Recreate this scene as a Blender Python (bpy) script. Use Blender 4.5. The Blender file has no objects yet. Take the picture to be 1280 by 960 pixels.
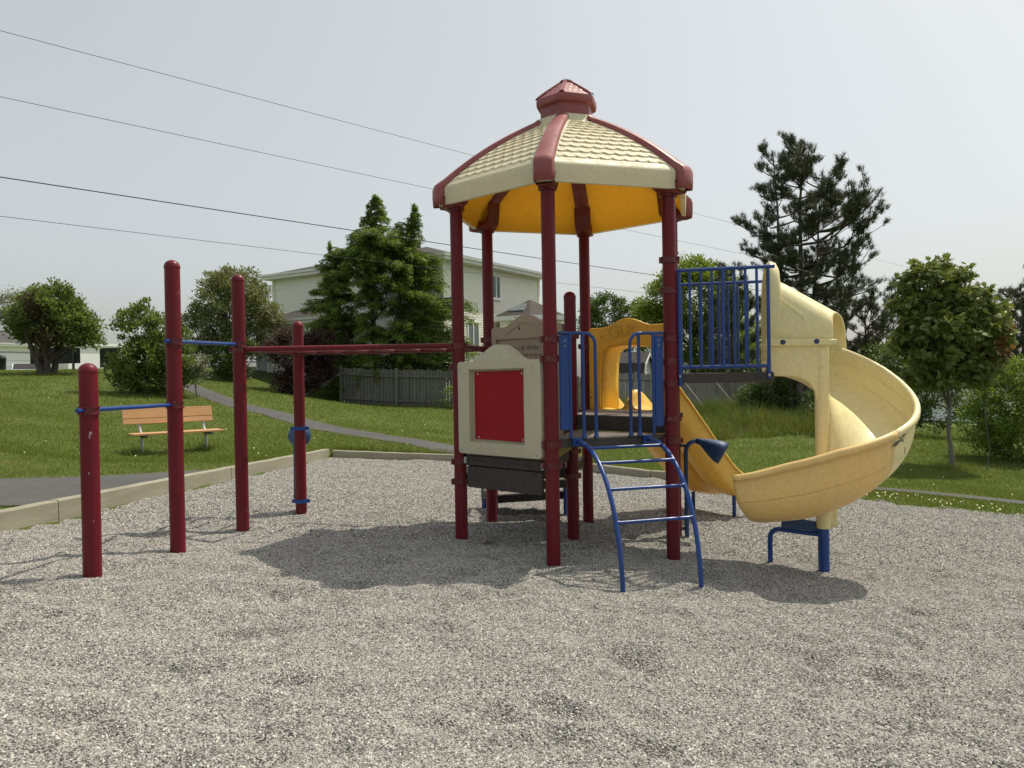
import bpy, bmesh, math, random
import numpy as np
from mathutils import Vector, Matrix, Quaternion, noise as mnoise

random.seed(7)
rng = np.random.default_rng(11)
scene = bpy.context.scene
COL = scene.collection
PI = math.pi
R = math.radians

# ------------------------------------------------------------------ helpers
def tag(o, label=None, cat=None, group=None, kind=None):
    if label: o['label'] = label
    if cat: o['category'] = cat
    if group: o['group'] = group
    if kind: o['kind'] = kind
    return o

def thing(name, label, cat, loc=(0, 0, 0), group=None):
    o = bpy.data.objects.new(name, None)
    o.empty_display_size = 0.2
    o.location = loc
    COL.objects.link(o)
    return tag(o, label, cat, group)

class MB:
    """collects polygons in world coordinates and links them as one mesh object"""
    def __init__(self):
        self.v = []; self.f = []
    def add(self, vs, fs):
        n = len(self.v)
        self.v.extend([tuple(map(float, p)) for p in vs])
        self.f.extend([tuple(i + n for i in f) for f in fs])
        return self
    def box(self, c, size, rot=None, ax=None):
        sx, sy, sz = [s / 2 for s in size]
        vs = [Vector((x, y, z)) for x in (-sx, sx) for y in (-sy, sy) for z in (-sz, sz)]
        if ax is not None:
            X, Y, Z = [Vector(a) for a in ax]
            vs = [X * p.x + Y * p.y + Z * p.z for p in vs]
        elif rot is not None:
            q = Matrix.Rotation(rot, 3, 'Z'); vs = [q @ p for p in vs]
        c = Vector(c)
        fs = [(0, 1, 3, 2), (4, 6, 7, 5), (0, 4, 5, 1), (2, 3, 7, 6), (0, 2, 6, 4), (1, 5, 7, 3)]
        return self.add([p + c for p in vs], fs)
    def tube(self, pts, r, seg=12, cap=True):
        pts = [Vector(p) for p in pts]
        n = len(pts)
        rs = list(r) if hasattr(r, '__len__') else [r] * n
        t0 = (pts[1] - pts[0]).normalized()
        a = t0.orthogonal().normalized()
        vs = []; prev = t0
        for i, p in enumerate(pts):
            if i == 0: t = t0
            elif i == n - 1: t = (pts[i] - pts[i - 1]).normalized()
            else: t = ((pts[i + 1] - p).normalized() + (p - pts[i - 1]).normalized()).normalized()
            q = prev.rotation_difference(t); a = (q @ a).normalized(); prev = t
            b = t.cross(a).normalized()
            for k in range(seg):
                w = 2 * PI * k / seg
                vs.append(p + a * (math.cos(w) * rs[i]) + b * (math.sin(w) * rs[i]))
        fs = []
        for i in range(n - 1):
            for k in range(seg):
                k2 = (k + 1) % seg
                fs.append((i * seg + k, i * seg + k2, (i + 1) * seg + k2, (i + 1) * seg + k))
        if cap:
            fs.append(tuple(reversed(range(seg)))); fs.append(tuple((n - 1) * seg + k for k in range(seg)))
        return self.add(vs, fs)
    def lathe(self, base, prof, seg=24, axis=(0, 0, 1)):
        """prof = [(r, h)] along axis from base"""
        z = Vector(axis).normalized(); x = z.orthogonal().normalized(); y = z.cross(x); b = Vector(base)
        vs = []
        for r, h in prof:
            for k in range(seg):
                w = 2 * PI * k / seg
                vs.append(b + z * h + x * (r * math.cos(w)) + y * (r * math.sin(w)))
        fs = []
        for i in range(len(prof) - 1):
            for k in range(seg):
                k2 = (k + 1) % seg
                fs.append((i * seg + k, i * seg + k2, (i + 1) * seg + k2, (i + 1) * seg + k))
        fs.append(tuple(reversed(range(seg)))); fs.append(tuple((len(prof) - 1) * seg + k for k in range(seg)))
        return self.add(vs, fs)
    def prism(self, poly, O, U, V, N, t0, t1):
        """extrude a 2D polygon (u,v) from t0 to t1 along N"""
        O, U, V, N = Vector(O), Vector(U), Vector(V), Vector(N)
        n = len(poly)
        vs = [O + U * u + V * v + N * t0 for u, v in poly] + [O + U * u + V * v + N * t1 for u, v in poly]
        fs = [tuple(range(n - 1, -1, -1)), tuple(range(n, 2 * n))]
        fs += [(i, (i + 1) % n, n + (i + 1) % n, n + i) for i in range(n)]
        return self.add(vs, fs)
    def ringprism(self, outer, inner, O, U, V, N, t0, t1):
        """frame between two closed outlines with the same number of points"""
        O, U, V, N = Vector(O), Vector(U), Vector(V), Vector(N)
        n = len(outer); vs = []
        for t in (t0, t1):
            vs += [O + U * u + V * v + N * t for u, v in outer] + [O + U * u + V * v + N * t for u, v in inner]
        fs = []
        for i in range(n):
            j = (i + 1) % n
            fs += [(i, n + i, n + j, j), (2 * n + i, 2 * n + j, 3 * n + j, 3 * n + i),
                   (i, j, 2 * n + j, 2 * n + i), (n + i, 3 * n + i, 3 * n + j, n + j)]
        return self.add(vs, fs)
    def grid(self, rows):
        """rows of equal length of points"""
        m = len(rows[0]); vs = [p for r in rows for p in r]
        fs = [(i * m + j, i * m + j + 1, (i + 1) * m + j + 1, (i + 1) * m + j)
              for i in range(len(rows) - 1) for j in range(m - 1)]
        return self.add(vs, fs)
    def build(self, name, material, parent=None, smooth=40, bevel=0, solid=0, fix=True):
        org = Vector((0, 0, 0)); p = parent
        while p is not None:
            org = org + p.location; p = p.parent
        me = bpy.data.meshes.new(name)
        me.from_pydata([tuple(Vector(q) - org) for q in self.v], [], self.f)
        if fix:
            bm = bmesh.new(); bm.from_mesh(me)
            bmesh.ops.recalc_face_normals(bm, faces=bm.faces); bm.to_mesh(me); bm.free()
        me.materials.append(material)
        if smooth:
            me.polygons.foreach_set('use_smooth', [True] * len(me.polygons))
            me.set_sharp_from_angle(angle=R(smooth))
        me.update()
        o = bpy.data.objects.new(name, me); COL.objects.link(o)
        if parent is not None: o.parent = parent
        if solid:
            m = o.modifiers.new('Solidify', 'SOLIDIFY'); m.thickness = solid; m.offset = 0
        if bevel:
            m = o.modifiers.new('Bevel', 'BEVEL'); m.width = bevel; m.segments = 2; m.limit_method = 'ANGLE'; m.angle_limit = R(40)
        return o

def np_mesh(name, V, F, material, parent=None, smooth=False, loc=(0, 0, 0)):
    """V (n,3), F (m,k) arrays -> object; fast"""
    V = np.asarray(V, np.float32); F = np.asarray(F, np.int32)
    me = bpy.data.meshes.new(name)
    me.vertices.add(len(V)); me.vertices.foreach_set('co', (V - np.array(loc, np.float32)).ravel())
    k = F.shape[1]
    me.loops.add(F.size); me.loops.foreach_set('vertex_index', F.ravel())
    me.polygons.add(len(F)); me.polygons.foreach_set('loop_start', np.arange(0, F.size, k, dtype=np.int32))
    me.materials.append(material)
    if smooth: me.polygons.foreach_set('use_smooth', np.ones(len(F), bool))
    me.update(calc_edges=True); me.validate()
    o = bpy.data.objects.new(name, me); COL.objects.link(o)
    if parent is not None: o.parent = parent
    else: o.location = loc
    return o

# ---------------------------------------------------------------- materials
def newmat(name):
    m = bpy.data.materials.new(name); m.use_nodes = True
    nt = m.node_tree; nt.nodes.clear()
    out = nt.nodes.new('ShaderNodeOutputMaterial')
    return m, nt, out

def N(nt, t, **kw):
    n = nt.nodes.new(t)
    for k, v in kw.items():
        if k in n.inputs.keys(): n.inputs[k].default_value = v
        else: setattr(n, k, v)
    return n

def mixc(nt, fac, a, b, mode='MIX'):
    n = nt.nodes.new('ShaderNodeMix'); n.data_type = 'RGBA'; n.blend_type = mode
    for sock, val in ((n.inputs[0], fac), (n.inputs[6], a), (n.inputs[7], b)):
        if hasattr(val, 'is_output'): nt.links.new(val, sock)
        elif isinstance(val, (int, float)): sock.default_value = val
        else: sock.default_value = (*val, 1)
    return n.outputs[2]

def noise(nt, vec, scale, detail=4, rough=.6, lo=.35, hi=.65):
    t = N(nt, 'ShaderNodeTexNoise', Scale=scale, Detail=detail, Roughness=rough)
    if vec is not None: nt.links.new(vec, t.inputs['Vector'])
    mr = N(nt, 'ShaderNodeMapRange'); mr.inputs[1].default_value = lo; mr.inputs[2].default_value = hi
    nt.links.new(t.outputs['Fac'], mr.inputs[0])
    return mr.outputs[0]

def paint(name, col, col2=None, rough=.4, scale=3, wear=None, wearcol=(.3, .28, .26), bump=.02, bscale=60, spec=.5, coat=0, stretch=(1, 1, 1), trans=0, mottle=.12):
    """painted / moulded surface with soft colour variation, scuffs and slight unevenness"""
    m, nt, out = newmat(name)
    tc = N(nt, 'ShaderNodeTexCoord'); mp = N(nt, 'ShaderNodeMapping'); mp.inputs['Scale'].default_value = stretch
    nt.links.new(tc.outputs['Object'], mp.inputs['Vector']); vec = mp.outputs['Vector']
    b = N(nt, 'ShaderNodeBsdfPrincipled', Roughness=rough)
    b.inputs['Specular IOR Level'].default_value = spec
    b.inputs['Coat Weight'].default_value = coat
    col2 = col2 or tuple(c * .8 for c in col)
    c = mixc(nt, noise(nt, vec, scale, 5, .6), col, col2)
    fine = noise(nt, vec, scale * 14, 3, .6, .4, .75)
    c = mixc(nt, fine, c, mixc(nt, mottle, c, (.02, .02, .02)))
    if wear:
        w = noise(nt, vec, wear[0], 8, .75, wear[1], wear[1] + .03)
        c = mixc(nt, w, c, wearcol)
    nt.links.new(c, b.inputs['Base Color'])
    rr = N(nt, 'ShaderNodeMapRange'); rr.inputs[3].default_value = rough * .8; rr.inputs[4].default_value = min(1, rough * 1.35)
    nt.links.new(noise(nt, vec, scale * 5, 4), rr.inputs[0]); nt.links.new(rr.outputs[0], b.inputs['Roughness'])
    if bump:
        t = N(nt, 'ShaderNodeTexNoise', Scale=bscale, Detail=3); nt.links.new(vec, t.inputs['Vector'])
        bp = N(nt, 'ShaderNodeBump', Strength=bump * 10 if bump < .1 else 1, Distance=.002)
        nt.links.new(t.outputs['Fac'], bp.inputs['Height']); nt.links.new(bp.outputs['Normal'], b.inputs['Normal'])
    sh = b.outputs[0]
    if trans:
        tr = N(nt, 'ShaderNodeBsdfTranslucent'); nt.links.new(c, tr.inputs['Color'])
        mx = N(nt, 'ShaderNodeMixShader'); mx.inputs[0].default_value = trans
        nt.links.new(sh, mx.inputs[1]); nt.links.new(tr.outputs[0], mx.inputs[2]); sh = mx.outputs[0]
    nt.links.new(sh, out.inputs['Surface'])
    return m

def leafmat(name, cols, trans=.45, rough=.55, spec=.35):
    """foliage: colour differs from leaf to leaf, light passes through"""
    m, nt, out = newmat(name)
    g = N(nt, 'ShaderNodeNewGeometry')
    cr = N(nt, 'ShaderNodeValToRGB'); nt.links.new(g.outputs['Random Per Island'], cr.inputs[0])
    el = cr.color_ramp.elements
    while len(el) < len(cols): el.new(.5)
    for i, c in enumerate(cols):
        el[i].position = i / (len(cols) - 1); el[i].color = (*c, 1)
    tc = N(nt, 'ShaderNodeTexCoord')
    c = mixc(nt, noise(nt, tc.outputs['Object'], .9, 3, .6, .3, .7), cr.outputs[0], mixc(nt, .45, cr.outputs[0], cols[-1]))
    b = N(nt, 'ShaderNodeBsdfPrincipled', Roughness=rough); b.inputs['Specular IOR Level'].default_value = spec
    nt.links.new(c, b.inputs['Base Color'])
    tr = N(nt, 'ShaderNodeBsdfTranslucent')
    nt.links.new(mixc(nt, .5, c, mixc(nt, 1, c, (1.5, 1.35, .5), 'MULTIPLY')), tr.inputs['Color'])
    mx = N(nt, 'ShaderNodeMixShader'); mx.inputs[0].default_value = trans
    nt.links.new(b.outputs[0], mx.inputs[1]); nt.links.new(tr.outputs[0], mx.inputs[2])
    nt.links.new(mx.outputs[0], out.inputs['Surface'])
    return m

M = {}
M['maroon'] = paint('maroon_powder_coat', (.150, .0100, .0195), (.118, .0085, .0165), .38, 1.5, (11, .655), (.24, .085, .085), bump=.006, bscale=180, spec=.25, stretch=(1, 1, .35))
M['maroon_dark'] = paint('maroon_clamp_paint', (.135, .010, .018), (.105, .008, .015), .30, 4, (30, .62), (.45, .30, .28))
M['blue'] = paint('blue_powder_coat', (.010, .055, .25), (.008, .046, .205), .30, 2, (22, .72), (.18, .22, .28), bump=.006, bscale=180)
M['blue_flat'] = paint('blue_moulded_plastic', (.008, .055, .25), (.007, .045, .21), .45, 2)
M['blue_dark'] = paint('dark_blue_rubbery_coat', (.013, .045, .14), (.014, .05, .155), .45, 6, (40, .68), (.08, .10, .14), bump=.03, bscale=220)
M['yellow_pale'] = paint('sun_bleached_yellow_plastic', (.88, .76, .38), (.80, .71, .39), .42, 1.7, (6, .655), (.62, .58, .38), trans=.06)
M['yellow_peach'] = paint('faded_orange_yellow_plastic', (.86, .58, .21), (.78, .54, .22), .42, 1.8, (7, .66), (.62, .44, .21), trans=.05)
M['yellow'] = paint('yellow_plastic', (.86, .52, .05), (.80, .48, .05), .36, 1.6, trans=.15)
M['yellow_slide'] = paint('yellow_slide_plastic', (.88, .60, .12), (.83, .55, .10), .34, 1.4, trans=.15)
M['lining'] = paint('golden_yellow_roof_lining', (.95, .55, .05), (.90, .50, .045), .5, 2.2, spec=.3, trans=.62)
M['cream'] = paint('cream_roof_plastic', (.84, .79, .56), (.80, .74, .52), .5, 2.5, (7, .72), (.45, .41, .27), trans=.26)
M['pink_maroon'] = paint('faded_maroon_plastic', (.25, .055, .058), (.32, .10, .095), .42, 3, (8, .7), (.42, .2, .18))
M['maroon_rib'] = paint('dark_maroon_plastic', (.17, .022, .020), (.14, .018, .017), .42, 3)
M['beige'] = paint('beige_moulded_plastic', (.54, .50, .36), (.50, .465, .335), .55, 2.2, (60, .74), (.25, .22, .15), bump=.02, bscale=300)
M['tan'] = paint('faded_tan_plastic', (.42, .33, .24), (.38, .30, .21), .55, 2)
M['tan_dark'] = paint('tan_recess_plastic', (.36, .28, .20), (.33, .255, .18), .55, 2)
M['red'] = paint('red_plastic_sheet', (.33, .006, .016), (.30, .005, .014), .5, 2, bump=.01, spec=.25)
M['deck'] = paint('dark_brown_coated_steel', (.038, .032, .028), (.05, .043, .038), .6, 4, (18, .70), (.12, .105, .09), bump=.05, bscale=150)
M['deck_top'] = paint('worn_brown_deck_coating', (.20, .165, .135), (.10, .085, .07), .62, 5, (20, .62), (.34, .30, .26), bump=.05, bscale=120)
M['olive'] = paint('olive_yellow_plastic', (.30, .25, .06), (.25, .2, .05), .5, 3)
M['steel'] = paint('weathered_bolt_steel', (.45, .44, .42), (.30, .29, .28), .35, 20)
M['ink'] = paint('faded_print_ink', (.07, .055, .045), (.10, .08, .065), .6, 20, bump=0)
M['ink_faint'] = paint('very_faded_print_ink', (.24, .19, .13), (.26, .2, .14), .6, 20, bump=0)
M['smudge'] = paint('faded_marker', (.66, .39, .04), (.72, .43, .045), .45, 6, bump=0)
M['scuff'] = paint('dark_scuff_mark', (.10, .095, .09), (.2, .18, .13), .6, 30, bump=0)
M['scrape'] = paint('scraped_pinkish_primer', (.48, .33, .34), (.36, .22, .23), .7, 60, bump=0)
M['bench_wood'] = paint('orange_stained_boards', (.60, .33, .15), (.52, .28, .12), .55, 2, (40, .72), (.2, .1, .05), bump=.06, bscale=40, stretch=(.4, .4, 6))
M['galv'] = paint('galvanised_pipe', (.42, .43, .43), (.33, .34, .34), .42, 8)
M['iron'] = paint('dark_iron_bracket', (.04, .04, .04), (.06, .055, .05), .6, 8)
M['timber'] = paint('weathered_timber', (.32, .30, .225), (.25, .235, .17), .85, 2.2, (14, .66), (.11, .10, .07), bump=.09, bscale=30, stretch=(.6, .6, 5))
M['timber_top'] = M['timber']
M['fencewood'] = paint('grey_weathered_fence_boards', (.165, .157, .142), (.105, .098, .09), .9, 1.6, (10, .64), (.10, .092, .083), bump=.09, bscale=25, stretch=(4, 4, .5))  # shade of the leaning tree is darkened into this board colour
M['fencewood_light'] = paint('silvery_weathered_fence_boards', (.34, .325, .295), (.24, .228, .205), .9, 1.6, (10, .64), (.13, .12, .11), bump=.09, bscale=25, stretch=(4, 4, .5))  # lighter copy of the boards, without the tree shade in the colour
M['siding'] = paint('cream_vinyl_siding', (.88, .86, .76), (.86, .84, .74), .6, .15, bump=0, mottle=0)
M['white'] = paint('white_house_paint', (.90, .90, .88), (.87, .87, .85), .55, .4, bump=0, mottle=0)
M['greywhite'] = paint('greyish_white_wall', (.86, .87, .87), (.83, .84, .84), .6, .3, bump=0, mottle=0)
M['shingle'] = paint('brown_asphalt_shingles', (.050, .041, .034), (.036, .030, .025), .9, 3, (14, .6), (.075, .062, .052), bump=.09, bscale=14)
M['shingle_grey'] = paint('grey_asphalt_shingles', (.085, .083, .082), (.065, .064, .063), .9, 3, bump=.09, bscale=14)
M['dark'] = paint('near_black_board', (.012, .012, .013), (.018, .018, .018), .6, 2)
M['darkgreen'] = paint('dark_green_grey_board', (.05, .06, .055), (.04, .05, .045), .6, 2)
M['glass'] = paint('window_glass', (.16, .19, .21), (.22, .25, .26), .08, .8, bump=0, spec=.8)
M['curtain'] = paint('pale_curtain', (.55, .56, .54), (.45, .46, .45), .8, 4, bump=0)
M['bark'] = paint('grey_brown_bark', (.12, .10, .082), (.07, .058, .047), .95, 3, bump=.09, bscale=18, stretch=(3, 3, .6))
M['bark_pale'] = paint('pale_grey_bark', (.20, .185, .155), (.13, .12, .10), .95, 3, bump=.09, bscale=18, stretch=(3, 3, .6))
M['wire'] = paint('black_cable', (.025, .025, .026), (.03, .03, .03), .6, 2, bump=0)
M['door'] = paint('pale_grey_door', (.42, .47, .50), (.40, .45, .48), .5, 1, bump=0)
M['brownwall'] = paint('red_brown_wall', (.16, .06, .04), (.13, .05, .035), .7, 2)
M['carpaint'] = paint('white_car_paint', (.7, .7, .7), (.66, .66, .66), .25, 1, bump=0, coat=.6)
M['tyre'] = paint('black_tyre', (.02, .02, .02), (.025, .025, .025), .8, 8)
M['chip'] = paint('red_brown_bark', (.13, .045, .03), (.09, .03, .02), .8, 20)
# ------------------------------------------------------------------- ground
CX, CY = .6215, 8.0989                       # centre of the hexagonal tower
def gz(x, y):                                # the gravel bed falls gently to the right and to the back
    return -.0622 * (x - CX) - .0183 * (y - CY)

PIT = np.array([(-6.18, -6), (-4.62, 7.8), (-3.74, 15.60), (-1.19, 15.94), (1.29, 15.42), (2.59, 14.39), (4.7, 13.45),
                (5.35, 12.95), (6.3, 11.95), (7.4, 11.1), (10, 9.1), (12.5, 5.5), (13.6, -6)])
def pit_sd(x, y):
    """signed distance to the outline of the gravel bed, negative inside"""
    x = np.asarray(x, float); y = np.asarray(y, float)
    d = np.full(x.shape, 1e9); ins = np.zeros(x.shape, bool)
    n = len(PIT)
    for i in range(n):
        a, b = PIT[i], PIT[(i + 1) % n]
        e = b - a; px, py = x - a[0], y - a[1]
        t = np.clip((px * e[0] + py * e[1]) / (e @ e), 0, 1)
        d = np.minimum(d, np.hypot(px - e[0] * t, py - e[1] * t))
        c = ((a[1] <= y) & (b[1] > y)) | ((b[1] <= y) & (a[1] > y))
        with np.errstate(divide='ignore', invalid='ignore'):
            xi = a[0] + (y - a[1]) * e[0] / (e[1] if e[1] else 1e-9)
        ins ^= c & (x < xi)
    return np.where(ins, -d, d)

CTRL = np.array([  # measured heights of the lawn
 (-35.4, 55, 2.4), (-20.6, 34, 2.15), (-14, 21, 1.28), (-9, 13.5, .62), (-6.8, 10.2, .46), (-5.74, 10.8, .41), (-4.5, 11.6, .40), (-4.9, 7.8, .50), (-5.6, 5, .6), (-6.2, 1, .68),
 (-9.5, 8.5, .6), (-16, 10, 1.1), (-16, 2, 1.3), (-12.2, 26, 1.28), (-13.3, 36, 1.95), (-7.3, 15, .27), (-6.7, 16.2, .30), (-12.56, 30, 1.6), (-8.7, 24.5, .91), (-7.06, 23, .72),
 (-5.1, 20.5, .43), (-1.9, 18, .13), (-.9, 16.4, .0), (-3.9, 15.9, .28), (-4.6, 12.5, .36), (1.3, 15.8, -.10), (2.8, 14.8, -.18), (4.8, 13.8, -.36), (-12.4, 38, 2.18), (-8.2, 31, 1.0), (-7.3, 33, .62), (-2.7, 32, .42), (4, 36, .15),
 (13, 39, -.05), (6.5, 24, -.42), (9.7, 26, -.36), (5.6, 17.5, -.55), (10, 21, -.45), (12.3, 33, -.54), (10.8, 19, -.73), (13.2, 20.5, -.78), (5.0, 14.3, -.42), (6.73, 14.4, -.50),
 (8.8, 13.3, -.61), (7.0, 12.4, -.47), (9, 11, -.57), (12, 9, -.72), (15, 5, -.85), (17, 0, -.9), (20, 20, -1.0), (20, 40, -1.0), (30, 45, -1.2), (-30, 20, 2.3), (-30, 0, 2.2), (28, 10, -1.3), (0, 55, 1.2), (-3, 40, 1.0), (-15, 50, 2.4), (12, 55, .4), (28, 60, -.8)], float)
def _tps(r): return np.where(r > 0, r * r * np.log(np.maximum(r, 1e-9)), 0)
_n = len(CTRL)
_K = _tps(np.hypot(CTRL[:, None, 0] - CTRL[None, :, 0], CTRL[:, None, 1] - CTRL[None, :, 1])) + np.eye(_n) * .6
_P = np.c_[np.ones(_n), CTRL[:, :2]]
_W = np.linalg.solve(np.block([[_K, _P], [_P.T, np.zeros((3, 3))]]), np.r_[CTRL[:, 2], 0, 0, 0])
def lawn_z(x, y):
    x = np.clip(np.asarray(x, float), -38, 32); y = np.clip(np.asarray(y, float), -4, 58)
    z = _W[_n] + _W[_n + 1] * x + _W[_n + 2] * y
    for i in range(_n): z = z + _W[i] * _tps(np.hypot(x - CTRL[i, 0], y - CTRL[i, 1]))
    return z
def ground_z(x, y):
    x = np.asarray(x, float); y = np.asarray(y, float)
    sd = pit_sd(x, y); g = gz(x, y)
    right = np.clip((x - 4.2) / 1.0, 0, 1)               # open edge on the right, timber edge elsewhere
    w_open = np.clip((sd + .1) / .8, 0, 1); w_open = w_open * w_open * (3 - 2 * w_open)
    w_tim = np.clip((sd - .02) / .12, 0, 1)
    w = right * w_open + (1 - right) * w_tim
    low = np.where(sd < 0, g - .16 * np.clip((-sd) / .35, 0, 1) - .02, g)
    lawn = np.where(np.abs(sd) < 6, lawn_z(x, y), lawn_z(x, y))
    return low * (1 - w) + lawn * w
def GZ(x, y): return float(ground_z(np.array([x]), np.array([y]))[0])

def axis(lo, hi, step, far):
    a = list(np.arange(lo, hi + 1e-6, step)); s = step
    while a[-1] < far: s *= 1.25; a.append(a[-1] + s)
    s = step
    while a[0] > -far: s *= 1.25; a.insert(0, a[0] - s)
    return np.array(a)
gx_ = axis(-15, 15, .2, 900); gy_ = axis(-2, 30, .2, 900)
XX, YY = np.meshgrid(gx_, gy_)
ZZ = ground_z(XX, YY)
nx, ny = len(gx_), len(gy_)
idx = np.arange(nx * ny).reshape(ny, nx)
F = np.stack([idx[:-1, :-1], idx[:-1, 1:], idx[1:, 1:], idx[1:, :-1]], -1).reshape(-1, 4)

def lawn_material():
    m, nt, out = newmat('mown_grass_ground')
    tc = N(nt, 'ShaderNodeTexCoord'); v = tc.outputs['Object']
    c = mixc(nt, noise(nt, v, .35, 6, .65, .35, .68), (.088, .132, .016), (.120, .158, .022))
    c = mixc(nt, noise(nt, v, 1.1, 7, .72, .46, .72), c, (.165, .16, .055))
    c = mixc(nt, noise(nt, v, 22, 4, .7, .4, .7), c, (.058, .096, .012))
    b = N(nt, 'ShaderNodeBsdfPrincipled', Roughness=.8); b.inputs['Specular IOR Level'].default_value = .2
    nt.links.new(c, b.inputs['Base Color'])
    t = N(nt, 'ShaderNodeTexNoise', Scale=38, Detail=6, Roughness=.7); nt.links.new(v, t.inputs['Vector'])
    bp = N(nt, 'ShaderNodeBump', Strength=.9, Distance=.05); nt.links.new(t.outputs['Fac'], bp.inputs['Height']); nt.links.new(bp.outputs['Normal'], b.inputs['Normal'])
    nt.links.new(b.outputs[0], out.inputs['Surface'])
    return m
M['lawn'] = lawn_material()
tag(np_mesh('lawn_ground', np.c_[XX.ravel(), YY.ravel(), ZZ.ravel()], F, M['lawn'], smooth=True), kind='structure')

# gravel bed: an uneven sheet with loose stones on it
def fbm(x, y, scale, seed, octs=3):
    """cheap value noise"""
    z = np.zeros(x.shape); amp = 1
    for o in range(octs):
        xs, ys = x * scale + seed * 17.3, y * scale + seed * 9.1
        xi, yi = np.floor(xs).astype(int), np.floor(ys).astype(int); xf, yf = xs - xi, ys - yi
        xf = xf * xf * (3 - 2 * xf); yf = yf * yf * (3 - 2 * yf)
        def h(a, b):
            n = (a * 374761393 + b * 668265263 + seed * 1442695) & 0x7fffffff
            n = ((n ^ (n >> 13)) * 1274126177) & 0x7fffffff
            return (n ^ (n >> 16)) / 0x7fffffff * 2 - 1
        z += amp * ((h(xi, yi) * (1 - xf) + h(xi + 1, yi) * xf) * (1 - yf) + (h(xi, yi + 1) * (1 - xf) + h(xi + 1, yi + 1) * xf) * yf)
        amp *= .5; scale *= 2.1
    return z
def gravel_z(x, y):
    x = np.asarray(x, float); y = np.asarray(y, float)
    z = gz(x, y) + .016 * fbm(x, y, 1.1, 3) + .021 * fbm(x, y, 2.9, 5, 3) + .010 * np.minimum(0, fbm(x, y, 6.5, 8, 2))
    for hx, hy, r, d in ((2.05, 6.35, .55, .045), (3.3, 10.7, .6, .06), (1.2, 6.15, .5, .012), (.5, 6.9, .25, .02), (-2.6, 8.4, .5, .03)):   # hollows worn by feet
        q = ((x - hx) ** 2 + (y - hy) ** 2) / r ** 2
        z = z - d * np.exp(-q)
    rs_ = np.random.default_rng(4)                          # footprints and scuffed scoops
    z = np.array(z, float)
    for i in range(620):
        hy = rs_.uniform(2.6, 10.5); hx = rs_.uniform(-.78, .82) * hy; r = rs_.uniform(.045, .105); d = r * rs_.uniform(.22, .42); an = rs_.uniform(0, PI)
        m_ = (np.abs(x - hx) < r * 5) & (np.abs(y - hy) < r * 5)
        if not m_.any(): continue
        xx, yy = x[m_] - hx, y[m_] - hy
        u_, v_ = xx * math.cos(an) + yy * math.sin(an), -xx * math.sin(an) + yy * math.cos(an)
        q = (u_ / (r * 1.6)) ** 2 + (v_ / r) ** 2
        z[m_] += -d * np.exp(-q) + d * .3 * np.exp(-(np.sqrt(q) - 1.5) ** 2 * 3)
    z = z + .05 * np.exp(-((x + 3.1) ** 2 + (y - 5.6) ** 2) / .8) + .05 * np.exp(-((x - 2.2) ** 2 + (y - 9.6) ** 2) / .35)
    return z
def gravel_grid(step):
    xs = np.arange(-8.8, 15.8, step); ys = np.arange(-6.2, 16.4, step)
    X, Y = np.meshgrid(xs, ys); Z = gravel_z(X, Y)
    sd = pit_sd(X, Y)
    n = np.arange(X.size).reshape(X.shape)
    right = X > 4.2
    keep = (sd < np.where(right, .35, .06))
    k = keep[:-1, :-1] & keep[1:, 1:] & keep[:-1, 1:] & keep[1:, :-1]
    f = np.stack([n[:-1, :-1], n[:-1, 1:], n[1:, 1:], n[1:, :-1]], -1)[k]
    used = np.unique(f); mp = np.full(X.size, -1); mp[used] = np.arange(len(used))
    V = np.c_[X.ravel(), Y.ravel(), Z.ravel()][used]
    return V, mp[f]
def gravel_sheet_material():
    m, nt, out = newmat('crushed_stone_bed')
    tc = N(nt, 'ShaderNodeTexCoord'); v = tc.outputs['Object']
    vo = N(nt, 'ShaderNodeTexVoronoi', Scale=75); nt.links.new(v, vo.inputs['Vector'])
    cr = N(nt, 'ShaderNodeValToRGB'); nt.links.new(vo.outputs['Color'], cr.inputs[0])
    e = cr.color_ramp.elements; e[0].position = .2; e[0].color = (.13, .127, .12, 1); e[1].position = .8; e[1].color = (.38, .365, .33, 1)
    b = N(nt, 'ShaderNodeBsdfPrincipled', Roughness=.9); b.inputs['Specular IOR Level'].default_value = .2
    nt.links.new(cr.outputs[0], b.inputs['Base Color'])
    bp = N(nt, 'ShaderNodeBump', Strength=1, Distance=.012); bp.invert = True
    nt.links.new(vo.outputs['Distance'], bp.inputs['Height']); nt.links.new(bp.outputs['Normal'], b.inputs['Normal'])
    nt.links.new(b.outputs[0], out.inputs['Surface'])
    return m
M['gravel_sheet'] = gravel_sheet_material()
gv, gf = gravel_grid(.04)
tag(np_mesh('gravel_ground', gv, gf, M['gravel_sheet'], smooth=True), kind='structure')

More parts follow.
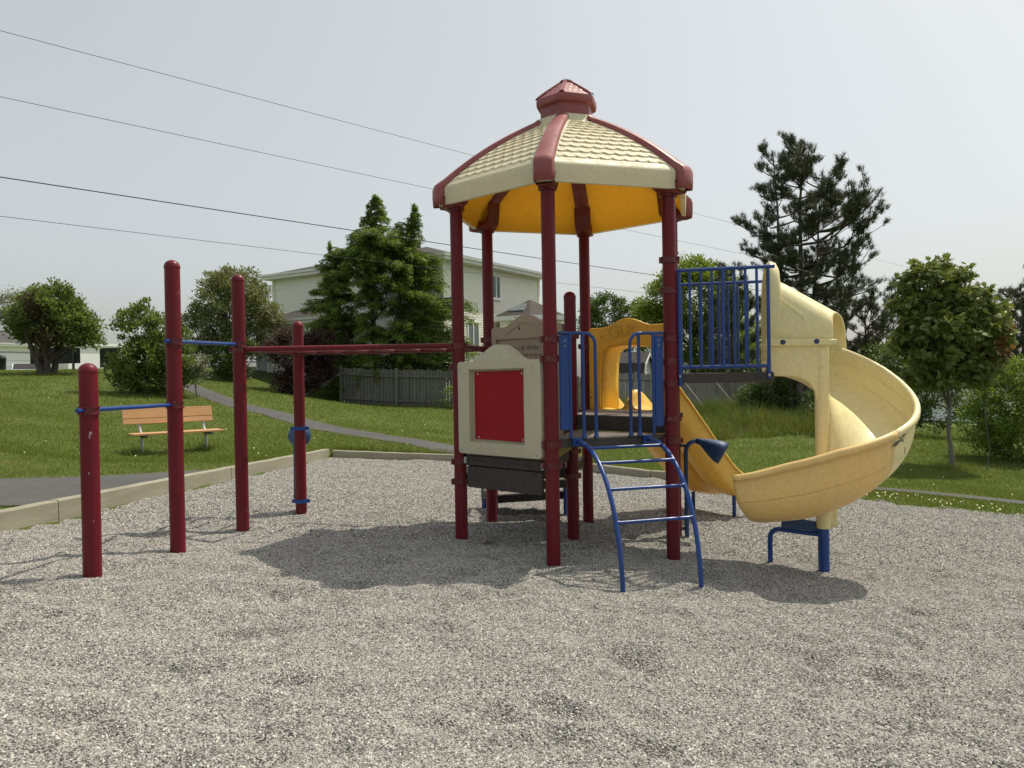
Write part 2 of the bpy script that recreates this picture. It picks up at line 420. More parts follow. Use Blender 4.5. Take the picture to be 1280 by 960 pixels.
def stone_material():
    m, nt, out = newmat('grey_crushed_stones')
    oi = N(nt, 'ShaderNodeObjectInfo')
    cr = N(nt, 'ShaderNodeValToRGB'); nt.links.new(oi.outputs['Random'], cr.inputs[0])
    e = cr.color_ramp.elements
    cols = [(0, (.06, .06, .062)), (.13, (.16, .157, .148)), (.30, (.37, .352, .31)), (.55, (.49, .465, .405)), (.75, (.29, .283, .265)), (.9, (.60, .57, .50)), (1, (.78, .745, .66))]
    while len(e) < len(cols): e.new(.5)
    for i, (p, c) in enumerate(cols): e[i].position = p; e[i].color = (*c, 1)
    tc = N(nt, 'ShaderNodeTexCoord')
    c = mixc(nt, noise(nt, tc.outputs['Object'], 120, 3), cr.outputs[0], mixc(nt, .3, cr.outputs[0], (.1, .1, .1)))
    b = N(nt, 'ShaderNodeBsdfPrincipled', Roughness=.85); b.inputs['Specular IOR Level'].default_value = .25
    nt.links.new(c, b.inputs['Base Color']); nt.links.new(b.outputs[0], out.inputs['Surface'])
    return m
M['stone'] = stone_material()

def scatter_stones(name, V, Fq, density, dmin, size, seed):
    """loose stones lying over a piece of the bed: random faceted stones on its faces"""
    used = np.unique(Fq); mp = np.full(len(V), -1); mp[used] = np.arange(len(used))
    o = np_mesh(name, V[used], mp[Fq], M['stone'])
    ng = bpy.data.node_groups.new(name + '_scatter', 'GeometryNodeTree')
    ng.interface.new_socket('Geometry', in_out='INPUT', socket_type='NodeSocketGeometry')
    ng.interface.new_socket('Geometry', in_out='OUTPUT', socket_type='NodeSocketGeometry')
    n = ng.nodes; L = ng.links
    gi = n.new('NodeGroupInput'); go = n.new('NodeGroupOutput')
    dp = n.new('GeometryNodeDistributePointsOnFaces'); dp.inputs['Density'].default_value = density; dp.inputs['Seed'].default_value = seed
    L.new(gi.outputs[0], dp.inputs['Mesh'])
    join = n.new('GeometryNodeGeometryToInstance')
    for k in range(5):
        ico = n.new('GeometryNodeMeshIcoSphere'); ico.inputs['Radius'].default_value = 1; ico.inputs['Subdivisions'].default_value = 1
        sp = n.new('GeometryNodeSetPosition'); L.new(ico.outputs['Mesh'], sp.inputs['Geometry'])
        rv = n.new('FunctionNodeRandomValue'); rv.data_type = 'FLOAT_VECTOR'
        rv.inputs[0].default_value = (-.42, -.42, -.42); rv.inputs[1].default_value = (.42, .42, .42)
        rv.inputs['Seed'].default_value = seed * 10 + k
        L.new(rv.outputs[0], sp.inputs['Offset'])
        tr = n.new('GeometryNodeTransform'); tr.inputs['Scale'].default_value = [(1.25, .85, .62), (1, .8, .75), (1.45, .8, .55), (.95, 1.05, .7), (1.15, .7, .8)][k]
        L.new(sp.outputs['Geometry'], tr.inputs['Geometry'])
        sm = n.new('GeometryNodeSetMaterial'); sm.inputs['Material'].default_value = M['stone']
        L.new(tr.outputs['Geometry'], sm.inputs['Geometry']); L.new(sm.outputs['Geometry'], join.inputs['Geometry'])
    ip = n.new('GeometryNodeInstanceOnPoints'); L.new(dp.outputs['Points'], ip.inputs['Points']); L.new(join.outputs[0], ip.inputs['Instance'])
    ip.inputs['Pick Instance'].default_value = True
    rot = n.new('FunctionNodeRandomValue'); rot.data_type = 'FLOAT_VECTOR'; rot.inputs[0].default_value = (-.7, -.7, 0); rot.inputs[1].default_value = (.7, .7, 6.283); rot.inputs['Seed'].default_value = seed + 1
    L.new(rot.outputs[0], ip.inputs['Rotation'])
    sc = n.new('FunctionNodeRandomValue'); sc.data_type = 'FLOAT'; sc.inputs[2].default_value = size[0]; sc.inputs[3].default_value = size[1]; sc.inputs['Seed'].default_value = seed + 2
    pw = n.new('ShaderNodeMath'); pw.operation = 'POWER'; L.new(sc.outputs[1], pw.inputs[0]); pw.inputs[1].default_value = 1
    L.new(pw.outputs[0], ip.inputs['Scale'])
    L.new(ip.outputs['Instances'], go.inputs[0])
    md = o.modifiers.new('Scatter', 'NODES'); md.node_group = ng
    return tag(o, kind='stuff')
fc = gv[gf].mean(1); ad = np.abs(fc[:, 0]) / np.maximum(fc[:, 1], .1)
near = (fc[:, 1] > 2.2) & (fc[:, 1] < 7.6) & (np.abs(fc[:, 0]) < fc[:, 1] * .70 + .9)
far = (fc[:, 1] >= 7.6) & (np.abs(fc[:, 0]) < fc[:, 1] * .70 + .9)
scatter_stones('gravel', gv, gf[near], 13000, .004, (.0033, .0076), 3)
scatter_stones('gravel', gv, gf[far], 3200, .004, (.0055, .0112), 21)

# asphalt paths, draped a little above the lawn
def strip(name, A, B, m, nu=60, nv=8, lift=.012):
    def res(P, n):
        P = np.array(P, float); s = np.r_[0, np.cumsum(np.hypot(*np.diff(P, axis=0).T))]
        # smooth the bends
        t = np.linspace(0, s[-1], n); q = np.c_[np.interp(t, s, P[:, 0]), np.interp(t, s, P[:, 1])]
        for _ in range(6): q[1:-1] = (q[:-2] + 2 * q[1:-1] + q[2:]) / 4
        return q
    a, b = res(A, nu), res(B, nu)
    w = np.linspace(0, 1, nv)[None, :, None]
    wob = (fbm(a[:, 0] * 2, a[:, 1] * 2, 1.3, 9)[:, None, None] * .05) * (1 - w) + (fbm(b[:, 0] * 2, b[:, 1] * 2, 1.3, 4)[:, None, None] * .05) * w
    P = a[:, None, :] * (1 - w) + b[:, None, :] * w + wob
    Z = ground_z(P[..., 0], P[..., 1]) + lift
    V = np.concatenate([P, Z[..., None]], -1).reshape(-1, 3)
    ii = np.arange(nu * nv).reshape(nu, nv)
    f = np.stack([ii[:-1, :-1], ii[:-1, 1:], ii[1:, 1:], ii[1:, :-1]], -1).reshape(-1, 4)
    return tag(np_mesh(name, V, f, m, smooth=True), kind='structure'), a, b
def asphalt_material():
    m, nt, out = newmat('old_asphalt')
    tc = N(nt, 'ShaderNodeTexCoord'); v = tc.outputs['Object']
    c = mixc(nt, noise(nt, v, 1.2, 6, .65), (.045, .044, .042), (.072, .070, .066))
    c = mixc(nt, noise(nt, v, 90, 3, .6, .45, .7), c, (.11, .107, .10))
    b = N(nt, 'ShaderNodeBsdfPrincipled', Roughness=.9); nt.links.new(c, b.inputs['Base Color'])
    t = N(nt, 'ShaderNodeTexNoise', Scale=120, Detail=4); nt.links.new(v, t.inputs['Vector'])
    bp = N(nt, 'ShaderNodeBump', Strength=.6, Distance=.006); nt.links.new(t.outputs['Fac'], bp.inputs['Height']); nt.links.new(bp.outputs['Normal'], b.inputs['Normal'])
    nt.links.new(b.outputs[0], out.inputs['Surface']); return m
M['asphalt'] = asphalt_material()
paths = []
_, a, b = strip('asphalt_path', [(-16, 9.6), (-9, 10.0), (-6.8, 10.2), (-5.6, 10.8), (-4.3, 11.5)], [(-16, 7.3), (-9, 7.5), (-6.4, 7.6), (-5.2, 7.5), (-4.75, 7.7)], M['asphalt']); paths.append((a, b))
_, a, b = strip('asphalt_path', [(-14.4, 31.2), (-12.3, 30.1), (-8.4, 24.9), (-6.8, 23.3), (-4.8, 20.9), (-1.4, 18.45), (.5, 16.0)], [(-15, 30.5), (-12.9, 29.4), (-9.0, 24.2), (-7.4, 22.6), (-5.4, 20.2), (-2.2, 17.7), (-1.2, 16.2)], M['asphalt']); paths.append((a, b))
_, a, b = strip('asphalt_path', [(4.4, 15.7), (6.72, 14.92), (7.95, 14.1), (9.1, 13.3), (12.5, 11.2), (17, 6)], [(4.5, 15.0), (6.7, 14.2), (7.8, 13.45), (8.75, 12.75), (12, 10.6), (16.2, 5.6)], M['asphalt']); paths.append((a, b))

# timber edging around the bed: each run of boards is a thing of its own
def edging(P0, P1, h0, h1, label, wid=.12):
    P0, P1 = Vector(P0), Vector(P1)
    d = (P1 - P0).normalized(); nrm = Vector((-d.y, d.x)); L = (P1 - P0).length
    mb = MB(); n = 14; rows = []
    for i in range(n + 1):
        p = P0 + d * (L * i / n); z = float(gz(p.x, p.y)); h = h0 + (h1 - h0) * i / n + random.uniform(-.004, .004)
        w = random.uniform(-.004, .004)
        a = p - nrm * (wid / 2 - w); b = p + nrm * (wid / 2 + w)
        rows.append([(a.x, a.y, z - .2), (a.x, a.y, z + h - .012), (a.x + nrm.x * .012, a.y + nrm.y * .012, z + h), (b.x - nrm.x * .012, b.y - nrm.y * .012, z + h), (b.x, b.y, z + h - .012), (b.x, b.y, z - .2)])
    mb.grid(rows)
    mb.add(rows[0], [(0, 1, 2, 3, 4, 5)]); mb.add(rows[-1], [(0, 1, 2, 3, 4, 5)])
    o = mb.build('timber_edging', M['timber'], smooth=30)
    return tag(o, label, 'timber edging', 'weathered timbers round the gravel')
E0, E1 = Vector((-6.18, -6)), Vector((-4.62, 7.8)); EC = Vector((-3.74, 15.60))
u = (E1 - E0).normalized(); s_ = Vector((-.06, .012))
edging((E0 + u * 10.2 + s_), (E1 - u * .01 + s_), .20, .205, 'weathered timber beside the asphalt path, at the left border of the gravel')
m1 = E1.lerp(EC, .47)
edging((E1 + s_), (m1 + s_), .205, .195, 'weathered timber passing behind the shortest red post and the path end')
edging((m1 + (EC - E1).normalized() * .012 + s_), (EC + Vector((-.06, .05))), .19, .17, 'weathered timber below the park bench, ending at the far corner of the gravel')
pp = [Vector(p) for p in ((-3.68, 15.66), (-1.19, 15.99), (1.29, 15.48), (2.59, 14.45), (4.6, 13.41))]
lb = ['dark timber at the far corner of the gravel, below the curving path', 'grey timber on the far side of the gravel, seen between the tower posts',
      'grey timber on the far side of the gravel, under the straight yellow slide', 'grey timber running behind the spiral slide towards the clover strip']
for i in range(4):
    d = (pp[i + 1] - pp[i]).normalized()
    edging(pp[i] + d * .01, pp[i + 1] - d * .01, .15, .14, lb[i], .11)
# -------------------------------------------------------------- play structure
HS = 1.2062                                   # side of the hexagon
A0 = -1.7990
def hexdir(k): return Vector((math.cos(A0 + k * PI / 3), math.sin(A0 + k * PI / 3)))
def hexpt(k, r=HS, z=0):
    d = hexdir(k); return Vector((CX + d.x * r, CY + d.y * r, z))
ps = thing('play_structure', 'playground climbing structure with red posts, cream hexagonal roof, yellow slides and blue ladder', 'play structure', (CX, CY, 0))
PR = .0635
UP = Vector((0, 0, 1))

def clamp(post, x, y, z, ang=0, m='maroon_dark'):
    mb = MB()
    r = PR
    mb.lathe((x, y, z - .030), [(r + .001, 0), (r + .013, 0), (r + .013, .010), (r + .004, .012), (r + .004, .048), (r + .013, .050), (r + .013, .060), (r + .001, .060)], 28)
    for s in (-1, 1):
        c, q = math.cos(ang), math.sin(ang)
        mb.box((x + c * s * (r + .016), y + q * s * (r + .016), z), (.032, .022, .056), rot=ang)
        for dz in (-.014, .014):
            mb.lathe((x + c * s * (r + .012) + q * .014, y + q * s * (r + .012) - c * .014, z + dz), [(.001, -.003), (.006, -.003), (.006, .003), (.003, .005)], 8, axis=(q, -c, 0))
    return mb.build('clamp', M[m], post, smooth=35)

def post(x, y, top, cap, clamps, lab=None):
    zb = float(gz(x, y)) - .25
    mb = MB(); n = 10
    mb.tube([(x, y, zb + (top - zb) * i / n) for i in range(n + 1)], PR, 32)
    o = mb.build('post', M['maroon'], ps, smooth=50)
    if lab: o['label'] = lab
    if cap:
        pr = [(PR + .003, -.004), (PR + .004, 0), (PR + .003, .012)] + [((PR + .001) * math.cos(a), .012 + .055 * math.sin(a)) for a in [PI / 2 * i / 8 for i in range(1, 8)]] + [(.002, .068)]
        c = MB().lathe((x, y, top), pr, 32).build('post_cap', M['maroon'], o, smooth=50)
    for z, ang in clamps: clamp(o, x, y, z, ang)
    return o
FA = A0 + PI / 6                              # facing of the ladder side
H = [hexpt(k) for k in range(6)]              # 0 front, 1 front right, 2 back right, 3 back, 4 back left, 5 left
RT = 3.46
post(H[0].x, H[0].y, RT, 0, [(2.045, .3), (1.87, .3), (1.095, .35), (.91, .3)])
post(H[1].x, H[1].y, RT, 0, [(2.79, -.2), (2.50, -.2), (2.05, .25), (1.83, .2), (1.625, .2), (1.295, .2), (1.09, .3)])
post(H[2].x, H[2].y, RT, 0, [(2.60, .2), (2.28, .2), (1.65, .2), (1.26, .2), (.98, .2)])
post(H[3].x, H[3].y, RT, 0, [(2.06, .3), (1.28, .3)])
post(H[4].x, H[4].y, RT, 0, [(2.14, .1), (2.03, .1), (.58, .2)])
post(H[5].x, H[5].y, RT, 0, [(2.03, .2), (1.82, .1), (.87, .2), (.67, .2)])
post(CX, CY, 2.53, 1, [(2.13, .3), (1.25, .3), (.92, .3), (.66, .3)], 'short capped post in the middle of the decks')
LP = [(-3.08, 5.60, 1.80), (-2.905, 6.63, 2.70), (-2.745, 7.77, 2.725), (-2.475, 8.945, 2.335)]
AL = math.atan2(LP[1][1] - LP[0][1], LP[1][0] - LP[0][0])
l1 = post(*LP[0], 1, [(1.522, AL)], 'shortest freestanding post with scuffed paint')
rs = random.Random(3)
for zc, wc, sz_, n_ in ((1.36, .12, .013, 9), (1.338, .02, .007, 5), (1.07, -.12, .004, 7), (.72, .22, .004, 6)):      # bare scraped spots facing the camera
    a0_ = -PI / 2 + .50 + wc; ring = []
    for i in range(n_):
        w_ = 2 * PI * i / n_; q_ = sz_ * rs.uniform(.5, 1.2); ang = a0_ + q_ * math.cos(w_) / PR
        ring.append((LP[0][0] + (PR + .0006) * math.cos(ang), LP[0][1] + (PR + .0006) * math.sin(ang), zc + q_ * math.sin(w_) * (1.0 if sz_ > .007 else 3)))
    MB().add(ring, [tuple(range(n_))]).build('paint_scrape', M['scrape'], l1, smooth=0)
post(*LP[1], 1, [(2.065, AL), (1.522, AL)])
post(*LP[2], 1, [(2.085, AL), (2.03, .1)])
l4 = post(*LP[3], 1, [(2.03, .1)], 'end post of the overhead ladder carrying blue bands')
for z in (1.155, .31):
    x, y = LP[3][:2]
    mb = MB().lathe((x, y, z - .022), [(PR + .001, 0), (PR + .009, 0), (PR + .009, .044), (PR + .001, .044)], 28)
    for s in (-1, 1): mb.box((x + s * (PR + .02), y, z), (.04, .03, .04))
    mb.build('band', M['blue_flat'], l4)

# turning bars
def bar(name, pts, r, m, parent, seg=14): return MB().tube(pts, r, seg).build(name, M[m], parent, smooth=50)
a, b = Vector(LP[0][:2]), Vector(LP[1][:2]); d = (b - a).normalized()
p0, p1 = a - d * .12, b + d * .06
bar('turning_bar', [(p0.x, p0.y, 1.525), (p1.x, p1.y, 1.522)], .0165, 'blue', ps)
a, b = Vector(LP[1][:2]), Vector(LP[2][:2]); d = (b - a).normalized()
p0, p1 = a - d * .12, b - d * .05
bar('turning_bar', [(p0.x, p0.y, 2.065), (p1.x, p1.y, 2.085)], .0165, 'blue', ps)

# overhead ladder
oh = MB(); L3, L4 = Vector((*LP[2][:2], 2.035)), Vector((*LP[3][:2], 2.035)); Q1 = Vector((H[5].x, H[5].y, 2.035)); Q2 = Vector((H[4].x, H[4].y, 2.035))
ol = bar('overhead_ladder', [L3.lerp(Q1, .025), L3.lerp(Q1, .5), L3.lerp(Q1, .975)], .027, 'maroon', ps)
d = (Q2 - L4).normalized()
bar('rail', [L4.lerp(Q2, .025), L4.lerp(Q2, .5), Q2 - d * .06], .027, 'maroon', ol)
bar('rail', [Q1, Q1.lerp(Q2, .5), Q2], .024, 'maroon', ol)
bar('rail', [L3, L3.lerp(L4, .5), L4], .024, 'maroon', ol)
for i in range(7):
    t = (i + .75) / 7.4
    bar('rung', [L3.lerp(Q1, t), L4.lerp(Q2, t)], .0145, 'maroon', ol, 10)

# ---- decks: triangles between the centre post and two corner posts
CC = Vector((CX, CY))
def deck(name, k0, k1, top, th, inset=.018, mat='deck'):
    a, b = H[k0].xy, H[k1].xy; c = CC
    g = (a + b + c) / 3
    tri = [p + (g - p).normalized() * inset * 2 for p in (a, b, c)]
    mb = MB(); mb.prism([(p.x, p.y) for p in tri], (0, 0, 0), (1, 0, 0), (0, 1, 0), (0, 0, 1), top - th, top - .006)
    o = mb.build(name, M['deck'], ps, smooth=0, bevel=.006)
    tri2 = [p + (g - p).normalized() * (inset * 2 + .012) for p in (a, b, c)]
    t = MB(); t.prism([(p.x, p.y) for p in tri2], (0, 0, 0), (1, 0, 0), (0, 1, 0), (0, 0, 1), top - .005, top)
    t.build('deck_surface', M['deck_top'], o, smooth=0)
    return o
DA, DB, DC_, DD, DT = .945, 1.145, 1.305, 1.72, .62
deck('deck', 5, 0, DA, .11)
deck('deck', 0, 1, DB, .085)
deck('deck', 1, 2, DC_, .09)
deck('deck', 2, 3, DC_, .09)
deck('deck', 4, 5, DT + .12, .10)
deck('deck', 3, 4, DT + .12, .10)
def riser(A, B, z0, z1, m, th=.02, trim=.08, off=0):
    A, B = Vector(A), Vector(B); d = (B - A).normalized(); n = Vector((-d.y, d.x)); L = (B - A).length
    c = (A + B) / 2 + n * off
    return MB().box((c.x, c.y, (z0 + z1) / 2), (L - 2 * trim, th, z1 - z0), rot=math.atan2(d.y, d.x)).build('riser', M[m], ps, smooth=0, bevel=.004)
riser(CC, H[1].xy, DB + .003, DC_ - .003, 'deck')
riser(CC, H[0].xy, DA + .003, DB - .09, 'olive')
riser(H[1].xy, H[2].xy, DC_ + .003, DD - .1, 'deck', off=-.03)
r_ = riser(H[5].xy, H[0].xy, .625, .833, 'deck', th=.03, trim=.11, off=.0)
riser(CC, H[5].xy, DT + .125, DA - .12, 'deck')

# ---- moulded panels between posts (shoulders and a raised rounded centre)
def bell(w, z0, zs, zc, n=18, rc=.03):
    """outline: bottom z0, shoulders zs, centre zc, width w"""
    pts = [(rc, z0), (w - rc, z0), (w - .3 * rc, z0 + .3 * rc), (w, z0 + rc), (w, zs - rc), (w - .3 * rc, zs - .3 * rc), (w - rc, zs)]
    a, b = w * .80, w * .20
    for i in range(n + 1):
        t = i / n; x = a + (b - a) * t
        pts.append((x, zs + (zc - zs) * (.5 - .5 * math.cos(2 * PI * t)) ** .8))
    pts += [(rc, zs), (.3 * rc, zs - .3 * rc), (0, zs - rc), (0, z0 + rc), (.3 * rc, z0 + .3 * rc)]
    return pts
def face(k0, k1, s0):
    a, b = H[k0], H[k1]; U = (b - a).normalized(); Nn = Vector((U.y, -U.x, 0))
    if Nn.dot((a + b) / 2 - Vector((CX, CY, 0))) < 0: Nn = -Nn
    return a + U * s0, U, Nn
class Each:
    """stands in for MB where every piece becomes an object of its own"""
    def __init__(self): self.p = []
    def _new(self): m = MB(); self.p.append(m); return m
    def lathe(self, *a, **k): self._new().lathe(*a, **k); return self
    def prism(self, *a, **k): self._new().prism(*a, **k); return self
    def tube(self, *a, **k): self._new().tube(*a, **k); return self
    def build(self, *a, **k): return [m.build(*a, **k) for m in self.p]
def bolt(mb, p, n, r=.009):
    mb.lathe(p, [(.001, 0), (r, 0), (r, .003), (r * .6, .006), (.001, .007)], 10, axis=n)
# activity panel on the left front side
O, U, Nn = face(5, 0, .060); W = 1.085
outer = bell(W, .965, 1.868, 2.02)
n_ = len(outer)
cxp, czp = W / 2, 1.43
def rect_like(outer, x0, x1, z0, z1):
    """points of a rectangle matched one to one with the outline, by direction"""
    r = []
    for (u, v) in outer:
        du, dv = u - cxp, v - czp
        k = min(((x1 - x0) / 2) / abs(du) if du else 9e9, ((z1 - z0) / 2) / abs(dv) if dv else 9e9)
        r.append(((x0 + x1) / 2 + du * k, (z0 + z1) / 2 + dv * k))
    return r
def frame_panel(outer, x0, x1, z0, z1, O, U, Nn, t0, t1, tback, name, m, mback):
    """raised border round a recessed field"""
    mb = MB()
    poly = [(x0, z0), (x1, z0), (x1, z1), (x0, z1)]
    bm = bmesh.new()
    vo = [bm.verts.new(O + U * u + UP * v + Nn * t1) for u, v in outer]
    vi = [bm.verts.new(O + U * u + UP * v + Nn * t1) for u, v in poly]
    eo = [bm.edges.new((vo[i], vo[(i + 1) % len(vo)])) for i in range(len(vo))]
    ei = [bm.edges.new((vi[i], vi[(i + 1) % 4])) for i in range(4)]
    bmesh.ops.triangle_fill(bm, use_beauty=True, use_dissolve=False, edges=eo + ei)
    bm.verts.index_update()
    fs = [[v.index for v in f.verts] for f in bm.faces]
    base = [v.co.copy() for v in bm.verts]; bm.free()
    mb.add(base, fs)
    no = len(outer)
    mb.add([O + U * u + UP * v + Nn * t1 for u, v in outer] + [O + U * u + UP * v + Nn * t0 for u, v in outer], [(i, (i + 1) % no, no + (i + 1) % no, no + i) for i in range(no)] + [tuple(range(no, 2 * no))])
    mb.add([O + U * u + UP * v + Nn * t1 for u, v in poly] + [O + U * u + UP * v + Nn * tback for u, v in poly], [(i, (i + 1) % 4, 4 + (i + 1) % 4, 4 + i) for i in range(4)])
    o = mb.build(name, M[m], ps, smooth=30)
    w = o.modifiers.new('Weld', 'WELD'); w.merge_threshold = .0004
    bv = o.modifiers.new('Bevel', 'BEVEL'); bv.width = .008; bv.segments = 3; bv.limit_method = 'ANGLE'; bv.angle_limit = R(45)
    MB().prism(poly, O, U, UP, Nn, tback - .01, tback + .0015).build('panel_field', M[mback], o, smooth=0)
    return o
ap = frame_panel(outer, .165, .885, 1.09, 1.79, O, U, Nn, -.05, .075, .02, 'activity_panel', 'beige', 'beige')
mb = MB(); mb.prism([(.195, 1.112), (.868, 1.104), (.868, 1.772), (.198, 1.768)], O, U, UP, Nn, .028, .036)
ins = mb.build('red_sheet', M['red'], ap, smooth=0, bevel=.003)
mb = Each()
for u, v in ((.035, 1.79), (.35, 1.835), (.83, 1.835), (W - .09, 1.80), (.035, 1.0), (.32, 1.045), (.80, 1.045), (W - .05, 1.0)): bolt(mb, O + U * u + UP * v + Nn * .074, Nn, .010)
for u, v in ((.25, 1.745), (.83, 1.745), (.25, 1.13), (.83, 1.125)): bolt(mb, O + U * u + UP * v + Nn * .0355, Nn, .012)
mb.build('bolt', M['steel'], ap)
# lip and perforations of the lower deck under the panel
O2, U2, N2 = face(5, 0, .10)
mb = MB(); mb.prism([(0, .845), (1.0, .845), (1.0, .94), (0, .94)], O2, U2, UP, N2, -.03, .012)
lip = mb.build('deck_edge', M['deck'], ps, smooth=0, bevel=.006)
mb = Each()
for i in range(24): mb.lathe(O2 + U2 * (.05 + i * .039) + UP * .893 + N2 * .0125, [(.001, -.001), (.006, -.001), (.006, .0012), (.001, .0013)], 8, axis=N2)
mb.build('perforation', M['dark'], lip)
mb = Each()
for x_ in (-.02, 1.0): mb.prism([(x_, .86), (x_ + .03, .86), (x_ + .03, .925), (x_, .925)], O2, U2, UP, N2, -.02, .03)
mb.build('bracket', M['galv'], lip, bevel=.004)

# tan sign panel between the back left post and the centre post
a, b = H[4], Vector((CX, CY, 0)); U = (b - a).normalized(); Nn = Vector((U.y, -U.x, 0)); O = a + U * .075; W = 1.05
outer = bell(W, 1.0, 2.272, 2.40); cxp = W / 2
sp = frame_panel(outer, .075, W - .075, 1.10, 2.135, O, U, Nn, -.02, .035, .015, 'sign_panel', 'tan', 'tan_dark')
mb = MB()   # raised bell line and the key-shaped slot
arch = [(W * (.80 - .60 * i / 16), 2.19 + .115 * (.5 - .5 * math.cos(2 * PI * i / 16)) ** .8) for i in range(17)]
mb.tube([O + U * u + UP * v + Nn * .036 for u, v in arch], .006, 6)
mb.build('moulded_rib', M['tan'], sp)
MB().prism([(W / 2 - .09 + .012 * math.cos(q), 2.245 + .017 * math.sin(q)) for q in [2 * PI * i / 10 for i in range(10)]], O, U, UP, Nn, .030, .0365).build('slot', M['dark'], sp)
def text(name, s, size, O, U, V, mat, parent, sx=1, ext=.0006, align='LEFT'):
    cu = bpy.data.curves.new(name, 'FONT'); cu.body = s; cu.size = size; cu.extrude = ext; cu.align_x = align
    cu.materials.append(M[mat])
    o = bpy.data.objects.new(name, cu); COL.objects.link(o); o.parent = parent
    U, V = Vector(U).normalized(), Vector(V).normalized(); Nv = U.cross(V)
    org = Vector((0, 0, 0)); p = parent
    while p is not None: org += p.location; p = p.parent
    mt = Matrix((U * sx, V, Nv)).transposed().to_4x4(); mt.translation = Vector(O) - org
    o.matrix_local = mt
    return o
ts = O + Nn * .0175
text('lettering', 'Please Lift While', .078, ts + U * .20 + UP * 2.005, U, UP, 'ink', sp, .95)
text('lettering', 'not', .072, ts + U * .755 + UP * 2.008, U, UP, 'ink_faint', sp, .95)
text('lettering', 'Safe', .080, ts + U * .865 + UP * 2.01, U, UP, 'ink', sp, .95)
text('lettering', "Don't play inside on icy or wet roof", .052, ts + U * .22 + UP * 1.935, U, UP, 'ink', sp, .95)

# ---- blue gates either side of the ladder
def gate(s_panel, s_mid, s_out, sgn):
    O, U, Nn = face(0, 1, 0); z0 = DB; zt = 2.10; r = .0155
    def P(s, z): return O + U * s + UP * z
    mb = MB(); rad = .10
    pts = [P(s_panel - sgn * .06, zt)] + [P(s_panel + (s_out - sgn * rad - s_panel) * t, zt) for t in (.5, 1)]
    pts += [P(s_out - sgn * rad + sgn * rad * math.sin(q), zt - rad + rad * math.cos(q)) for q in [PI / 2 * i / 8 for i in range(1, 9)]]
    pts += [P(s_out, z0 + (zt - rad - z0) * t) for t in (.6, .3, 0)]
    mb.tube(pts, r, 14)
    mb.tube([P(s_mid, zt), P(s_mid, 1.6), P(s_mid, z0)], r, 14)
    mb.tube([P(s_panel + sgn * .052, zt), P(s_panel + sgn * .052, 1.6), P(s_panel + sgn * .052, z0)], r, 14)
    for s in (s_out, s_mid): mb.lathe(P(s, z0), [(.026, 0), (.026, .006), (.019, .03), (r, .05)], 14)
    g = mb.build('entry_gate', M['blue'], ps, smooth=50)
    w = .088
    mb = MB(); c0, c1 = s_panel - w / 2 - sgn * .006, s_panel + w / 2 - sgn * .006
    mb.prism([(c0, 1.235), (c0 + .012, 1.222), (c1 - .012, 1.222), (c1, 1.235), (c1, zt - .02), (c0, zt - .02)], O, U, UP, Nn, -.012, .014)
    mb.build('gate_panel', M['blue_flat'], g, smooth=0, bevel=.006)
    mb = Each()
    for z in (2.03, 1.985): bolt(mb, P(s_panel, z) + Nn * .014, Nn, .008)
    mb.build('bolt', M['steel'], g)
gate(.135, .315, .435, 1)
gate(1.075, .875, .785, -1)

# ---- curved ladder
O, U, Nn = face(0, 1, 0); mid = .603
al = None
LW = .352
def lad(s, q):     # q 0..1 along the quarter ellipse
    w = q * PI / 2
    return O + U * (mid + s) + Nn * (.06 + .86 * math.sin(w)) + UP * (-.14 + (DB - .035 + .14) * math.cos(w) ** .92)
rails = []
for s in (-LW, LW):
    pts = [O + U * (mid + s) + Nn * .0 + UP * (DB - .035)] + [lad(s, i / 22) for i in range(23)]
    pts.append(pts[-1] + Vector((0, 0, -.12)))
    mb = MB().tube(pts, .0205, 16)
    if al is None: al = mb.build('arch_ladder', M['blue'], ps, smooth=50); al['label'] = 'blue arched ladder with four rungs'
    else: mb.build('side_rail', M['blue'], al, smooth=50)
mb = Each()
for s in (-LW, LW):
    mb.prism([(mid + s - .05, DB - .075), (mid + s + .05, DB - .075), (mid + s + .05, DB + .003), (mid + s - .05, DB + .003)], O, U, UP, Nn, -.035, .012)
    bolt(mb, O + U * (mid + s) + UP * (DB - .035) + Nn * .012, Nn, .010)
mb.build('bracket', M['blue'], al, bevel=.004)
for zt in (1.075, .965, .765, .515):
    q = min([i / 400 for i in range(401)], key=lambda q: abs(lad(0, q).z - zt))
    MB().tube([lad(-LW, q), lad(-LW * .93, q), lad(-LW * .92, q), lad(0, q), lad(LW * .92, q), lad(LW * .93, q), lad(LW, q)], [.0195, .0195, .0145, .0145, .0145, .0195, .0195], 14).build('rung', M['blue'], al, smooth=50)

# ---- double straight slide at the back right
O, U, Nn = face(2, 3, 0); ms = O + U * .603
La = -U                                        # to the right when looking down the slide
def bedz(u):
    if u < .12: return DC_ - .0
    if u < .45: t = (u - .12) / .33; return DC_ - .09 * t * t * 1.3
    z1 = DC_ - .117; sl = .80
    if u < 1.45: return z1 - sl * (u - .45) * (1 if u > .55 else 1)
    t = (u - 1.45) / .75; z2 = z1 - sl * 1.0
    return max(z2 - sl * .75 * (t - t * t * .5), -9)
prof = [(-.50, .235), (-.495, .255), (-.478, .26), (-.465, .245), (-.45, .16), (-.425, .06), (-.39, .01), (-.25, -.012), (-.10, .01), (-.055, .06), (-.035, .15), (-.018, .175), (0, .18),
        (.018, .175), (.035, .15), (.055, .06), (.10, .01), (.25, -.012), (.39, .01), (.425, .06), (.45, .16), (.465, .245), (.478, .26), (.495, .255), (.50, .235)]
rows = []
US = [0, .02, .06, .12, .2, .3, .4, .5] + [.6 + .1 * i for i in range(17)] + [2.28, 2.32]
